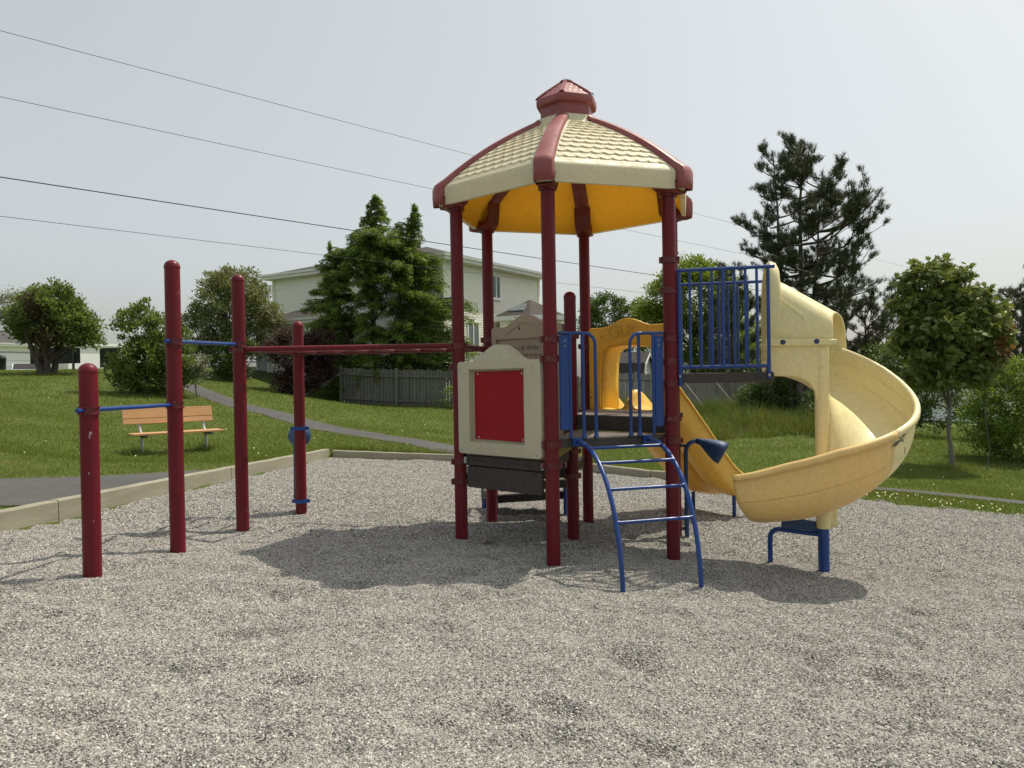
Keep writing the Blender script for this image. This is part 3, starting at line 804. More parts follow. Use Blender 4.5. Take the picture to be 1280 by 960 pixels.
for u in US:
    k = 1.0 if u > .12 else (.55 + .45 * min(1, u / .12))
    if u < .35: k *= 1 + .28 * math.sin(PI * min(u, .35) / .35)
    e = max(0, (u - 2.05) / .27)
    rows.append([ms + Nn * (u - .0) + La * l + UP * (bedz(u) + hh * k * (1 - .35 * e * e) - .05 * e * e) for l, hh in prof])
sl = MB().grid(rows).build('straight_slide', M['yellow_slide'], ps, smooth=60, solid=.022)
sl['label'] = 'deep yellow double straight slide'
# hood arch of the slide: a bell-shaped board with a tunnel mouth behind it
W = 1.09; OO = O + U * .058
def archpts():
    out = bell(W, 1.30, 2.272, 2.362, 18, .025)
    inn = [(.155, 1.30), (.15, 1.62), (.17, 1.88), (.215, 2.0), (.28, 2.045), (.42, 2.068), (.66, 2.072), (.82, 2.05), (.89, 2.0), (.925, 1.88), (.94, 1.62), (.935, 1.30)]
    return out, inn
out, inn = archpts()
bm = bmesh.new()
loop = out[7:-5]                               # top outline from the right shoulder to the left one
poly = [(W, 1.30), (W, 2.25)] + out[6:-4] + [(0, 2.25), (0, 1.30)] + inn
mb = MB()
vo = [bm.verts.new(OO + U * u + UP * v) for u, v in poly]
ed = [bm.edges.new((vo[i], vo[(i + 1) % len(vo)])) for i in range(len(vo))]
bmesh.ops.triangle_fill(bm, use_beauty=True, use_dissolve=False, edges=ed); bm.verts.index_update()
tri = [[v.index for v in f.verts] for f in bm.faces]; bm.free()
npn = len(poly)
mb.add([OO + U * u + UP * v - Nn * .02 for u, v in poly] + [OO + U * u + UP * v + Nn * .03 for u, v in poly],
       tri + [[i + npn for i in f] for f in tri] + [(i, (i + 1) % npn, npn + (i + 1) % npn, npn + i) for i in range(npn)])
ar = mb.build('hood_arch', M['yellow'], sl, smooth=35, bevel=.010)
mb = MB(); rows = []
for tt, gx_s in ((.02, 1.0), (.12, .97), (.24, .92), (.30, .90)):
    cxm = .545
    rows.append([OO + U * (cxm + (u - cxm) * gx_s) + UP * (v if v < 1.4 else v - .02 * tt / .3) + Nn * tt for u, v in inn])
mb.grid(rows).build('hood_tunnel', M['yellow_slide'], sl, smooth=60, solid=.02)
mb = Each()
for u, v in ((.03, 2.22), (1.06, 2.22), (.03, 1.45), (1.06, 1.45)): bolt(mb, OO + U * u + UP * v - Nn * .02, -Nn, .010)
mb.build('bolt', M['iron'], sl)
tx = OO + U * .30 + UP * 2.10 - Nn * .0215
def arc_text(chars):
    for ch, u, v, rot, size in chars:
        o_ = text('lettering', ch, size, OO + U * u + UP * v - Nn * .0335, U * math.cos(rot) + UP * math.sin(rot), UP * math.cos(rot) - U * math.sin(rot), 'smudge', sl, 1.15, .0004)
        o_.data.offset = .006
# the arch faces the decks, so it is read with U running from right to left: mirror the direction
for ch, u, v, rot, size in (('e', .905, 2.105, .30, .13), ('G', .80, 2.125, .22, .20), ('U', .64, 2.155, .08, .18), ('T', .50, 2.19, 0, .11), ('c', .36, 2.17, -.1, .10)):
    Ur = -U
    o_ = text('lettering', ch, size, OO + U * u + UP * v - Nn * .0312, Ur * math.cos(rot) + UP * math.sin(rot), UP * math.cos(rot) - Ur * math.sin(rot), 'smudge', sl, 1.15, .0004)
    o_.data.offset = .004
for l in (-.3, .3):
    p = ms + Nn * 1.95 + La * l; z = float(gz(p.x, p.y))
    MB().tube([(p.x, p.y, z - .1), (p.x, p.y, bedz(1.95) - .02)], .025, 14).build('support_leg', M['blue'], sl)

# ---- bridge deck to the spiral slide
E1_ = Vector((math.cos(A0 + PI / 2), math.sin(A0 + PI / 2), 0)); E2_ = Vector((-E1_.y, E1_.x, 0))
BO = Vector((H[1].x, H[1].y, 0))
mb = MB(); mb.prism([(.06, .02), (.93, .02), (.93, 1.186), (.06, 1.186)], BO, E1_, E2_, UP, DD - .095, DD - .005)
bd = mb.build('bridge_deck', M['deck'], ps, smooth=0, bevel=.006)
MB().prism([(.08, .035), (.92, .035), (.92, 1.17), (.08, 1.17)], BO, E1_, E2_, UP, DD - .0045, DD).build('deck_surface', M['deck_top'], bd, smooth=0)
def railing(v, lab):
    mb = MB(); t0, t1 = .085, .885; zt, zb = 2.685, 1.775
    def P(t, z): return BO + E1_ * t + E2_ * v + UP * z
    mb.tube([P(t0 - .03, zt), P(.5, zt), P(t1 + .06, zt)], .0165, 14)
    mb.tube([P(t0, zb), P(.5, zb), P(t1, zb)], .0165, 14)
    mb.tube([P(t0, zt - .02), P(t0, 2.2), P(t0, 1.60)], .019, 14)
    mb.tube([P(t0 - .03, zt), P(t0 - .075, zt + .01), P(t0 - .085, zt + .05)], .0165, 12)
    mb.tube([P(t1, zt), P(t1, 2.2), P(t1, 1.66)], .0165, 14)
    for i in range(1, 8):
        t = t0 + (t1 - t0) * i / 8
        mb.tube([P(t, zt), P(t, 2.2), P(t, zb)], .0125 if i != 4 else .017, 12)
    g = mb.build('bridge_railing', M['blue'], ps, smooth=50); g['label'] = lab
    m2 = Each()
    for t in (t0, t1): bolt(m2, P(t, 1.69) - E2_ * .018, -E2_, .012)
    m2.build('bolt', M['steel'], g)
railing(.0, 'blue barred railing on the near side of the bridge'); railing(1.206, 'blue barred railing on the far side of the bridge')
# bent grab rail inside the tower, by the step up to the bridge
p = BO + E1_ * (-.02) + E2_ * .12
q = Vector((H[2].x, H[2].y, 0)) - E2_ * .14
for base in (BO + E2_ * .12 - E1_ * .05,):
    pts = [base + UP * 1.32, base + UP * 1.9, base + UP * 2.36] + [base + E2_ * 0 + E1_ * (.10 - .10 * math.cos(w)) + UP * (2.36 + .10 * math.sin(w)) for w in (.4, .8, 1.2, 1.57)]
    MB().tube(pts, .016, 12).build('grab_rail', M['blue'], ps)

# ---- spiral slide
pole = BO + E1_ * 1.365 + E2_ * .195
Rm = .80
ss = MB().tube([pole + UP * (.27 + 1.66 * i / 8) for i in range(9)], .063, 28).build('spiral_slide', M['yellow_pale'], ps, smooth=50)
ss['label'] = 'pale yellow spiral slide with hood'
def lerp(t, pts):
    for (a, va), (b, vb) in zip(pts, pts[1:]):
        if t <= b: w = (t - a) / (b - a); w = max(0, min(1, w)); return va + (vb - va) * w
    return pts[-1][1]
# s: 0..1 straight entry, 1..3 half turn round the pole, 3..4.2 exit run
FLOOR = [(0, DD - .01), (.5, 1.68), (1, 1.56), (1.5, 1.30), (2, 1.02), (2.5, .74), (3, .49), (3.5, .395), (4.2, .375)]
RIM = [(0, 2.0), (1, 2.03), (1.3, 1.96), (1.6, 1.74), (2, 1.46), (2.5, 1.225), (3, 1.045), (3.6, .905), (4.2, .80)]
HIN = [(0, .24), (1, .32), (1.5, .26), (2, .26), (2.5, .26), (3, .24), (4.2, .22)]
def smooth_lerp(s, pts):
    return sum(lerp(max(0, min(4.2, s + d)), pts) * w for d, w in ((-.3, .15), (-.15, .22), (0, .26), (.15, .22), (.3, .15)))
def frame(s):
    if s < 1: return pole - E1_ * (.47 * (1 - s)), E2_, 0
    if s < 3: w = PI / 2 - (s - 1) * PI / 2; return pole, E1_ * math.cos(w) + E2_ * math.sin(w), 0
    # the exit run curls a little further and then goes straight
    return pole, None, s - 3
def section(s):
    f, rz, hi = smooth_lerp(s, FLOOR), smooth_lerp(s, RIM), lerp(s, HIN)
    Hh = rz - f
    pr = [(.062, hi), (.085, hi * .80), (.12, hi * .58), (.18, hi * .34), (.26, hi * .13), (.34, .03), (.41, .004), (.47, 0)]
    lw = lambda q: .47 + .33 * math.sqrt(max(0, 1 - (1 - q) ** 3.2))
    for q in (.006, .022, .05, .09, .14, .20, .27, .34, .40, .435, .447, .453, .459, .471, .52, .60, .68, .715, .727, .733, .739, .751, .80, .88, .95):
        pr.append((lw(q) - (.0045 if q in (.453, .733) else 0), q * Hh))
    pr += [(.806, .985 * Hh), (.818, Hh), (.834, .99 * Hh), (.842, .965 * Hh), (.842, .90 * Hh)]
    pr = [(l if l < .5 else .5 + (l - .5) * .885, h) for l, h in pr]
    return f, Hh, pr
def chute_rows(S):
    rows = []
    for s in S:
        f, Hh, pr = section(s)
        o, lat, ex = frame(s)
        row = []
        for l, hh in pr:
            if lat is not None: p = o + lat * l + UP * (f + hh)
            else:
                d = ex * .65
                k = max(0, (ex - .85) / .35)
                d -= k * k * .09 * (1 - min(1, hh / Hh)) ** 1.5 + k * k * .02
                up = k * k * .10 * max(0, 1 - hh / (.5 * Hh))
                inw = k ** 2 * .05 * max(0, (l - .5) / .34)
                ang = -PI / 2 - min(ex, .5) * .22
                ld = E1_ * math.cos(ang) + E2_ * math.sin(ang); td = -Vector((-ld.y, ld.x, 0))
                p = pole + ld * (l - inw) + td * d + UP * (f + hh + up)
            row.append(p)
        rows.append(row)
    return rows
S1 = [i * .1 for i in range(10)] + [1 + i * .05 for i in range(33)]
S2 = [2.585 + i * .05 for i in range(9)] + [3.0 + i * .06 for i in range(21)]
MB().grid(chute_rows(S1)).build('upper_chute', M['yellow_pale'], ss, smooth=50, solid=.018)
c2 = MB().grid(chute_rows(S2)).build('lower_chute', M['yellow_peach'], ss, smooth=50, solid=.021); c2['label'] = 'orange-tinted lower half of the spiral chute'
# scuffs on the outer wall
def on_wall(s, fr):
    f, Hh, pr = section(s); o, lat, ex = frame(s)
    l = .47 + .33 * math.sqrt(max(0, 1 - (1 - fr) ** 3.2)); l = .5 + (l - .5) * .885
    return o + lat * (l + .0125) + UP * (f + fr * Hh), lat
mb = MB(); rs = random.Random(5)
for i in range(26):
    s = 2.45 + i * .0055 + rs.uniform(-.004, .004); fr = .80 + .045 * math.sin(i * 1.9) * (1 - i / 30) + (2.52 - s) * .25
    p, lat = on_wall(s, fr); q, _ = on_wall(s + rs.uniform(.008, .03), fr + rs.uniform(-.04, .05))
    mb.tube([p, (p + q) / 2 + lat * .0005, q], rs.uniform(.0016, .004), 5)
mb.build('scuff_mark', M['scuff'], ss)
p, lat = on_wall(2.44, .45); q, _ = on_wall(2.455, .60); MB().tube([p, q], .0022, 5).build('scuff_mark', M['scuff'], ss)
# entry side wall with its arched cut-out
poly = [(-.475, 1.675), (-.475, 1.985), (.06, 1.985), (.06, 1.5), (-.055, 1.45), (-.07, 1.53), (-.10, 1.59), (-.15, 1.635), (-.21, 1.664), (-.28, 1.675)]
MB().prism(poly, pole, E1_, UP, -E2_, -.005, .050).build('entry_wall', M['yellow_pale'], ss, smooth=30, bevel=.012)
# hood
def hood_rows(ts, tops, grow=0, skew=0.0, zb=1.955):
    rows = []
    for t, zt in zip(ts, tops):
        row = []
        for i in range(33):
            w = PI * i / 32
            c, s = math.cos(w), math.sin(w)
            far_ = c < 0                                    # the far side slopes down more gently than the near wall
            lat = .30 - ((.35 if not far_ else .52) + grow) * math.copysign(abs(c) ** (.50 if not far_ else .9), c)
            zb_ = zb - (.10 * abs(c) if far_ else 0)
            z = zb_ + (zt + grow - zb_) * abs(s) ** (.60 if not far_ else .95)
            row.append(pole + E1_ * (t + skew * max(0, lat) / .82 * (t + .47) / .58) + E2_ * lat + UP * z)
        rows.append(row)
    return rows
hd = MB().grid(hood_rows([-.46, -.36, -.30, -.2, -.1, 0, .06, .085, .10], [2.64, 2.58, 2.545, 2.475, 2.405, 2.335, 2.29, 2.275, 2.26], 0, .28)).build('hood', M['yellow_pale'], ss, smooth=45, solid=.016)
MB().grid(hood_rows([-.455, -.45, -.43, -.385, -.365, -.36], [2.71, 2.745, 2.765, 2.745, 2.70, 2.64], .014)).build('hood_collar', M['yellow_pale'], ss, smooth=45, solid=.02)
MB().prism([(-.50, 1.955), (.115, 1.955), (.125, 1.975), (.125, 2.005), (-.49, 2.03), (-.50, 2.02)], pole, E1_, UP, -E2_, .048, .085).build('hood_flange', M['yellow_pale'], ss, bevel=.010)
mb = Each()
for t in (-.345, -.05): mb.lathe(pole + E1_ * t + UP * 1.992 - E2_ * .084, [(.001, 0), (.024, 0), (.024, .006), (.016, .016), (.001, .018)], 14, axis=-E2_)
mb.build('bolt', M['blue_dark'], ss)
mb = Each()   # moulded lines on the side of the hood
for a_, b_, c_ in (((-.36, 2.40), (-.16, 2.23), (-.13, 2.06)), ((-.46, 2.33), (-.26, 2.14), (-.25, 2.08))):
    mb.tube([pole + E1_ * t + UP * z - E2_ * .052 for t, z in (a_, b_, c_)], .005, 6)
mb.build('moulded_rib', M['yellow_pale'], ss)
# foot of the spiral: gusset, blue post, bracket and bent leg
MB().lathe(pole + UP * .255, [(.058, 0), (.062, .02), (.064, .10), (.10, .20), (.19, .27), (.20, .30)], 24).build('foot_gusset', M['yellow_pale'], ss, smooth=60)
MB().box(pole + E1_ * .09 + E2_ * .05 + UP * .36, (.09, .05, .20), rot=A0 + PI / 2).build('foot_tab', M['yellow_pale'], ss, bevel=.018)
zg = float(gz(pole.x, pole.y))
MB().tube([pole + UP * (zg - .2), pole + UP * .1, pole + UP * .262], .051, 24).build('support_post', M['blue'], ss)
MB().prism([(-.37, .25), (.0, .215), (.0, .30), (-.36, .36)], pole, E1_, UP, E2_, .0, .05).build('support_bracket', M['blue_dark'], ss, bevel=.004)
lx = pole - E1_ * .46 + E2_ * .16; zl = float(gz(lx.x, lx.y))
q = pole - E1_ * .02 + E2_ * .02
pts = [lx + UP * (zl - .15), lx + UP * .06] + [lx + (q - lx).normalized() * (.09 - .09 * math.cos(w)) + UP * (.12 + .09 * math.sin(w)) for w in (.3, .7, 1.1, 1.5)] + [q + UP * .19]
MB().tube(pts, .024, 16).build('support_leg', M['blue'], ss, smooth=50)

# ---- talk tubes
def horn(pts, rs, mouth_dir, parent_name, lab, extra):
    o = MB().tube(pts, rs, 20, cap=False).build('talk_tube', M['blue_dark'], ps, smooth=60, solid=.006)
    o['label'] = lab
    p = Vector(pts[-1]); MB().lathe(p - Vector(mouth_dir).normalized() * .015, [(.001, 0), (rs[-1] * .97, 0), (rs[-1] * .99, .006), (rs[-1] * .5, .014), (.001, .012)], 24, axis=mouth_dir).build('horn_grille', M['blue_dark'], o)
    return o
sx, sy = 1.885, 8.40; sz = float(gz(sx, sy))
stand = [(sx, sy, sz - .2), (sx, sy, .5), (sx, sy, .87)] + [(sx + .11 - .11 * math.cos(w), sy - .01, .87 + .11 * math.sin(w)) for w in (.4, .8, 1.2, 1.57)]
hp = [(sx + .11, sy - .01, .98), (sx + .155, sy - .02, .972), (sx + .21, sy - .035, .945), (sx + .27, sy - .055, .91), (sx + .34, sy - .08, .868), (sx + .385, sy - .098, .842)]
o = horn(hp, [.026, .034, .060, .092, .120, .124], (.8, -.35, -.5), 'horn', 'dark blue talk tube beside the right-hand posts', 0)
MB().tube(stand, .024, 16).build('stand', M['blue_dark'], o, smooth=50)
for z in (.93, .02): MB().box((sx - .05, sy + .02, z), (.10, .03, .035)).build('bracket', M['iron'], o, bevel=.004)
x, y = LP[3][:2]
hp = [(x - .075, y + .06, .30), (x - .075, y + .08, .70), (x - .075, y + .10, .95), (x - .075, y + .14, 1.03), (x - .075, y + .20, 1.05), (x - .075, y + .26, 1.05)]
horn(hp, [.024, .024, .03, .06, .12, .135], (0, 1, .05), 'horn', 'blue talk tube on the far overhead ladder post', 0)

# ---- transfer step on the back left side
O, U, Nn = face(3, 4, 0)
for z, n0, n1 in ((.47, .03, .42), (.27, .42, .98)):
    o = MB().prism([(.12, n0), (1.08, n0), (1.08, n1), (.12, n1)], O, U, Nn, UP, z - .10, z).build('transfer_step', M['deck'], ps, smooth=0, bevel=.006)
    MB().prism([(.14, n0 + .01), (1.06, n0 + .01), (1.06, n1 - .01), (.14, n1 - .01)], O, U, Nn, UP, z + .0005, z + .005).build('deck_surface', M['deck_top'], o, smooth=0)
    for s in (.16, 1.05):
        p = O + U * s + Nn * (n1 - .06)
        MB().tube([(p.x, p.y, float(gz(p.x, p.y)) - .1), (p.x, p.y, z - .03)], .022, 12).build('leg', M['blue'], o)
for s in (.14, 1.06):
    p0, p1 = O + U * s + Nn * .40, O + U * s + Nn * .95
    MB().tube([p0 + UP * -.2, p0 + UP * .5, p0 + UP * .62]+[p0 + UP*.66 + Nn*.06, p1 + UP * .40 - Nn*.03, p1 + UP * .34, p1 + UP * -.2], .02, 12).build('handrail', M['blue'], ps)

# ---- roof
RR = [1.385, 1.385, 1.372]; RZ = [3.425, 3.575, 3.60]
def hip(t):            # t 0..1 from the eave to the neck
    return 1.372 - 1.042 * t, 3.60 + .70 * t + .058 * math.sin(PI * t ** .9)
def onhip(k, t): r, z = hip(t); return hexpt(k, r, z)
class Dummy: pass
rf = None
NR = 11
def shingle(x, v):
    """height of the scalloped tiles at x tile widths across and v courses up"""
    best = 0
    for k in (int(math.floor(v)) + 1, int(math.floor(v)), int(math.floor(v)) - 1):
        lx = (x + .5 * (k % 2)) % 1 - .5
        e = k + .42 - .42 * math.sqrt(max(0, 1 - (2 * lx) ** 2))
        e = k + .46 * (1 - math.sqrt(max(0, 1 - (1.9 * lx) ** 2))) if abs(lx) < .526 else k + .46
        if v >= e: return 1 - .75 * (v - e)
    return 0
for k in range(6):
    a0, a1 = k, k + 1
    rows = []
    nv, nu = 150, 116
    for i in range(nv + 1):
        t = i / nv
        P, Q = onhip(a0, t), onhip(a1, t); w = (Q - P).length; row = []
        nrm = ((hexdir(a0) + hexdir(a1 % 6)).normalized().to_3d() * .62 + UP * .8).normalized()
        for j in range(nu + 1):
            q = j / nu
            p = P.lerp(Q, q)
            v = (t - .055) / .90 * NR
            edge = min(q, 1 - q) * w
            hgt = 0
            if v > 0 and t < .955 and edge > .105: hgt = .018 * shingle((q - .5) * w / .118, v)
            elif edge <= .105: hgt = .010
            elif t >= .955: hgt = .008
            else: hgt = .008 if t < .03 else .010
            row.append(p + nrm * hgt)
        rows.append(row)
    A, B = hexpt(a0, 1.385, 3.425), hexpt(a1, 1.385, 3.425); A1, B1 = hexpt(a0, 1.392, 3.58), hexpt(a1, 1.392, 3.58)
    A2, B2 = hexpt(a0, 1.33, 3.428), hexpt(a1, 1.33, 3.428)
    fas = [[A2.lerp(B2, j / nu) for j in range(nu + 1)], [A.lerp(B, j / nu) for j in range(nu + 1)], [A.lerp(A1, .5).lerp(B.lerp(B1, .5), j / nu) for j in range(nu + 1)], [A1.lerp(B1, j / nu) for j in range(nu + 1)]]
    mb = MB().grid(fas + rows)
    o = mb.build('roof' if rf is None else 'roof_panel', M['cream'], ps if rf is None else rf, smooth=28, fix=False)
    if rf is None: rf = o
    # lining
    rr = []
    for i in range(25):
        t = i / 24
        r, z = (1.34 - .99 * t, 3.432 + .10 * min(1, t * 7) + .66 * t + .05 * math.sin(PI * t))
        P, Q = hexpt(a0, r, z), hexpt(a1, r, z)
        wq = (Q - P).length
        rr.append([P.lerp(Q, j / 60) - UP * (.020 * max(0, min(1, 2.2 - abs(j / 60 - .5) * wq / (.045 - .02 * t))) * min(1, max(0, (t - .1) * 8))) for j in range(61)])
    li = MB().grid(rr).build('roof_lining', M['lining'], rf, smooth=40, fix=False)
    # ridge cap over the hip and rib under it
    d = hexdir(k).to_3d(); sd = Vector((-d.y, d.x, 0))
    rows = []
    pts = [(1.405, 3.42, .088), (1.412, 3.50, .088), (1.412, 3.575, .088), (1.400, 3.61, .088), (1.375, 3.63, .087)] + [(hip(t)[0], hip(t)[1] + .022, .087 - .022 * t) for t in [.05 + .93 * i / 16 for i in range(17)]]
    pts += [(.33, hip(1)[1] + .035, .068), (.315, hip(1)[1] + .02, .068)]
    for i, (r, z, w) in enumerate(pts):
        # direction of the outward normal of the cap
        a_, b_ = pts[max(0, i - 1)], pts[min(len(pts) - 1, i + 1)]
        tg = Vector((b_[0] - a_[0], 0, b_[1] - a_[1])); nn = Vector((tg.z, 0, -tg.x)).normalized()
        nv_ = d * nn.x + UP * nn.z
        if nv_.dot(d * .5 + UP * .5) < 0: nv_ = -nv_
        c = Vector((CX, CY, 0)) + d * r + UP * z
        rows.append([c + sd * (w * s) + nv_ * h for s, h in ((-1, -.07), (-1, -.004), (-.90, .012), (-.5, .022), (0, .025), (.5, .022), (.90, .012), (1, -.004), (1, -.07))])
    MB().grid(rows).build('ridge_cap', M['pink_maroon'], rf, smooth=40, solid=.004)
    rows = []
    for r, z in [(1.352, 3.405), (1.30, 3.40), (1.15, 3.405), (1.10, 3.46)] + [(1.34 - .99 * t, 3.432 + .10 + .66 * t + .05 * math.sin(PI * t) - .045) for t in [.27 + .7 * i / 8 for i in range(9)]]:
        c = Vector((CX, CY, 0)) + d * r + UP * z
        w = .083 - .02 * max(0, (1.1 - r))
        rows.append([c + sd * (w * s) + UP * h for s, h in ((-1.15, .10), (-1, .012), (-.85, 0), (.85, 0), (1, .012), (1.15, .10))])
    MB().grid(rows).build('roof_rib', M['maroon_rib'], rf, smooth=40, solid=.004)
    MB().lathe(hexpt(k, HS, 3.375), [(PR + .001, 0), (PR + .022, .006), (PR + .022, .03), (PR + .012, .07)], 24).build('post_socket', M['maroon_dark'], rf)
# neck and cupola
def hexring(r, z, n=6, off=0): return [hexpt(k, r, z) for k in range(6)]
mb = MB(); rows = []
def bevhex(r, z, b=.16):
    out = []
    for k in range(6):
        c = hexpt(k, r, z); p = hexpt(k - 1, r, z); q = hexpt(k + 1, r, z)
        out += [c.lerp(p, b), c.lerp(c.lerp(p, .5).lerp(c.lerp(q, .5), .5), b * .9), c.lerp(q, b)]
    return out + out[:1]
MB().grid([bevhex(.40, 4.255), bevhex(.345, 4.325), bevhex(.335, 4.365), bevhex(.25, 4.368)]).build('roof_neck', M['cream'], rf, smooth=30)
cu = MB().grid([bevhex(r, z) for r, z in ((.30, 4.30), (.305, 4.365), (.300, 4.38), (.298, 4.485), (.338, 4.50), (.345, 4.515), (.347, 4.550), (.342, 4.572), (.328, 4.585), (.30, 4.595))]).build('cupola', M['pink_maroon'], rf, smooth=28)
for k in range(6):
    rows = []
    for i in range(33):
        t = i / 32; r = .325 - .285 * t; z = 4.575 + .215 * t ** .92
        P, Q = hexpt(k, r, z), hexpt(k + 1, r, z); w = (Q - P).length
        nrm = UP
        rows.append([P.lerp(Q, j / 32) + UP * (.006 * shingle((j / 32 - .5) * w / .062, t * 4.6) if t < .9 else .004) for j in range(33)])
    MB().grid(rows).build('cupola_roof', M['pink_maroon'], rf, smooth=28)
    d = hexdir(k).to_3d(); sd = Vector((-d.y, d.x, 0))
    mb = MB(); mb.grid([[Vector((CX, CY, 0)) + d * (.335 - .30 * t) + UP * (4.580 + .218 * t ** .92) + sd * (s * (.030 - .008 * t)) + UP * h for s, h in ((-1, -.01), (-.7, .008), (.7, .008), (1, -.01))] for t in [i / 8 for i in range(9)]])
    mb.build('cupola_ridge', M['pink_maroon'], rf, smooth=40)
MB().lathe((CX, CY, 4.782), [(.07, 0), (.066, .012), (.045, .02), (.001, .023)], 18).build('cupola_tip', M['pink_maroon'], rf)
# ---------------------------------------------------------------------- bench
def make_bench():
    c = Vector((-6.95, 15.75)); z = GZ(c.x, c.y)
    t = thing('park_bench', 'orange-brown wooden park bench with pipe legs on the lawn', 'bench', (c.x, c.y, z))
    A = Vector((.77, .64, 0)); Fd = Vector((.64, -.77, 0)); O = Vector((c.x, c.y, z))
    def P(a, f, h): return O + A * a + Fd * f + UP * h
    tilt = (Fd * -.22 + UP * .975).normalized(); bn = A.cross(tilt).normalized()
    for h, wd in ((.815, .20), (.655, .10)):
        MB().box(P(-.06, -.045 - (h - .6) * .22, h), (1.74, wd, .038), ax=(A, tilt, bn)).build('backrest_board', M['bench_wood'], t, smooth=0, bevel=.005)
    for f in (.06, .21, .36):
        MB().box(P(.02, f, .415), (1.74, .135, .038), ax=(A, Fd, UP)).build('seat_board', M['bench_wood'], t, smooth=0, bevel=.005)
    for a in (-.62, .62):
        pts = [P(a, .10, -.15), P(a, .10, .25), P(a, .09, .38)]
        leg = MB().tube(pts, .030, 14).build('leg', M['galv'], t)
        pts = [P(a, .06, .40), P(a, .0, .45), P(a, -.05, .52), P(a, -.085, .62), P(a, -.14, .86)]
        MB().tube(pts, .027, 14).build('back_support', M['galv'], t, smooth=50)
        MB().box(P(a, .22, .372), (.06, .44, .045), ax=(A, Fd, UP)).build('seat_bracket', M['iron'], t)
make_bench()

# --------------------------------------------------------------------- houses
def siding_wall(A, B, z0, z1, nrm, parent, course=.125, name='wall', m='siding', lip=.016):
    """lapped boards: a saw-tooth profile extruded along the wall"""
    A, B, nrm = Vector(A).to_3d(), Vector(B).to_3d(), Vector(nrm).to_3d()
    prof = []; z = z0
    while z < z1:
        zz = min(z + course, z1); prof += [(lip, z), (.002, zz)]; z = zz
    mb = MB(); vs = [A + nrm * o + UP * z for o, z in prof] + [B + nrm * o + UP * z for o, z in prof]; n = len(prof)
    mb.add(vs, [(i, i + 1, n + i + 1, n + i) for i in range(n - 1)])
    return mb.build(name, M[m], parent, smooth=0, fix=False)
def window(A, U, nrm, s, w, z0, z1, parent, bars=1, curtains=True):
    c = Vector(A).to_3d() + Vector(U).to_3d() * s; U = Vector(U).to_3d(); nrm = Vector(nrm).to_3d()
    fr = MB(); t = .07
    for a, b, c0, c1 in ((-w / 2, -w / 2 + t, z0, z1), (w / 2 - t, w / 2, z0, z1), (-w / 2 + t, w / 2 - t, z0, z0 + t), (-w / 2 + t, w / 2 - t, z1 - t, z1)):
        fr.prism([(a, c0), (b, c0), (b, c1), (a, c1)], c, U, UP, nrm, .0, .06)
    for i in range(bars):
        x = -w / 2 + w * (i + 1) / (bars + 1); fr.prism([(x - .035, z0 + t), (x + .035, z0 + t), (x + .035, z1 - t), (x - .035, z1 - t)], c, U, UP, nrm, .005, .055)
    o = fr.build('window', M['white'], parent, smooth=0)
    MB().prism([(-w / 2 + .04, z0 + .04), (w / 2 - .04, z0 + .04), (w / 2 - .04, z1 - .04), (-w / 2 + .04, z1 - .04)], c, U, UP, nrm, .012, .03).build('pane', M['glass'], o, smooth=0)
    MB().prism([(-w / 2 - .04, z0 - .06), (w / 2 + .04, z0 - .06), (w / 2 + .04, z0 - .002), (-w / 2 - .04, z0 - .002)], c, U, UP, nrm, .0, .10).build('sill', M['white'], o, smooth=0)
    return o
def hip_roof(corners, zf, over, rise, m, parent, fascia=.22, ridge_frac=.5, name='roof'):
    """hip roof over a rectangle given by its four corners in order"""
    c = [Vector(p).to_2d() for p in corners]; cen = sum(c, Vector((0, 0))) / 4
    u = (c[1] - c[0]).normalized(); v = (c[3] - c[0]).normalized(); L = (c[1] - c[0]).length; W_ = (c[3] - c[0]).length
    o = c[0] - u * over - v * over; L += 2 * over; W_ += 2 * over
    q = [o, o + u * L, o + u * L + v * W_, o + v * W_]
    if L >= W_: r0, r1 = o + u * (W_ * ridge_frac) + v * W_ / 2, o + u * (L - W_ * ridge_frac) + v * W_ / 2
    else: r0, r1 = o + v * (L * ridge_frac) + u * L / 2, o + v * (W_ - L * ridge_frac) + u * L / 2
    e = [Vector((p.x, p.y, zf + .01)) for p in q]; R0, R1 = Vector((r0.x, r0.y, zf + rise)), Vector((r1.x, r1.y, zf + rise))
    mb = MB()
    if L >= W_: mb.add(e + [R0, R1], [(0, 1, 5, 4), (1, 2, 5), (2, 3, 4, 5), (3, 0, 4)])
    else: mb.add(e + [R0, R1], [(0, 1, 4), (1, 2, 5, 4), (2, 3, 5), (3, 0, 4, 5)])
    rf_ = mb.build(name, M[m], parent, smooth=0)
    mb = MB(); k = .06
    g = [Vector((p.x, p.y, 0)) for p in q]
    mb.add([p + UP * (zf - fascia) for p in g] + [p + UP * (zf + .02) for p in g], [(i, (i + 1) % 4, 4 + (i + 1) % 4, 4 + i) for i in range(4)] + [(0, 1, 2, 3)])
    mb.build('fascia', M['white'], rf_, smooth=0)
    mb = MB()           # gutters
    for i in range(4):
        a, b = g[i], g[(i + 1) % 4]; d = (b - a).normalized(); n2 = Vector((d.y, -d.x, 0))
        if n2.dot(a - Vector((cen.x, cen.y, 0))) < 0: n2 = -n2
        mb.prism([(0.004, zf - .11), (.10, zf - .08), (.12, zf + .03), (.105, zf + .03), (.09, zf - .05), (.004, zf - .05)], a, n2, UP, d, -.1, (b - a).length + .1)
    mb.build('gutter', M['white'], rf_, smooth=0)
    return rf_

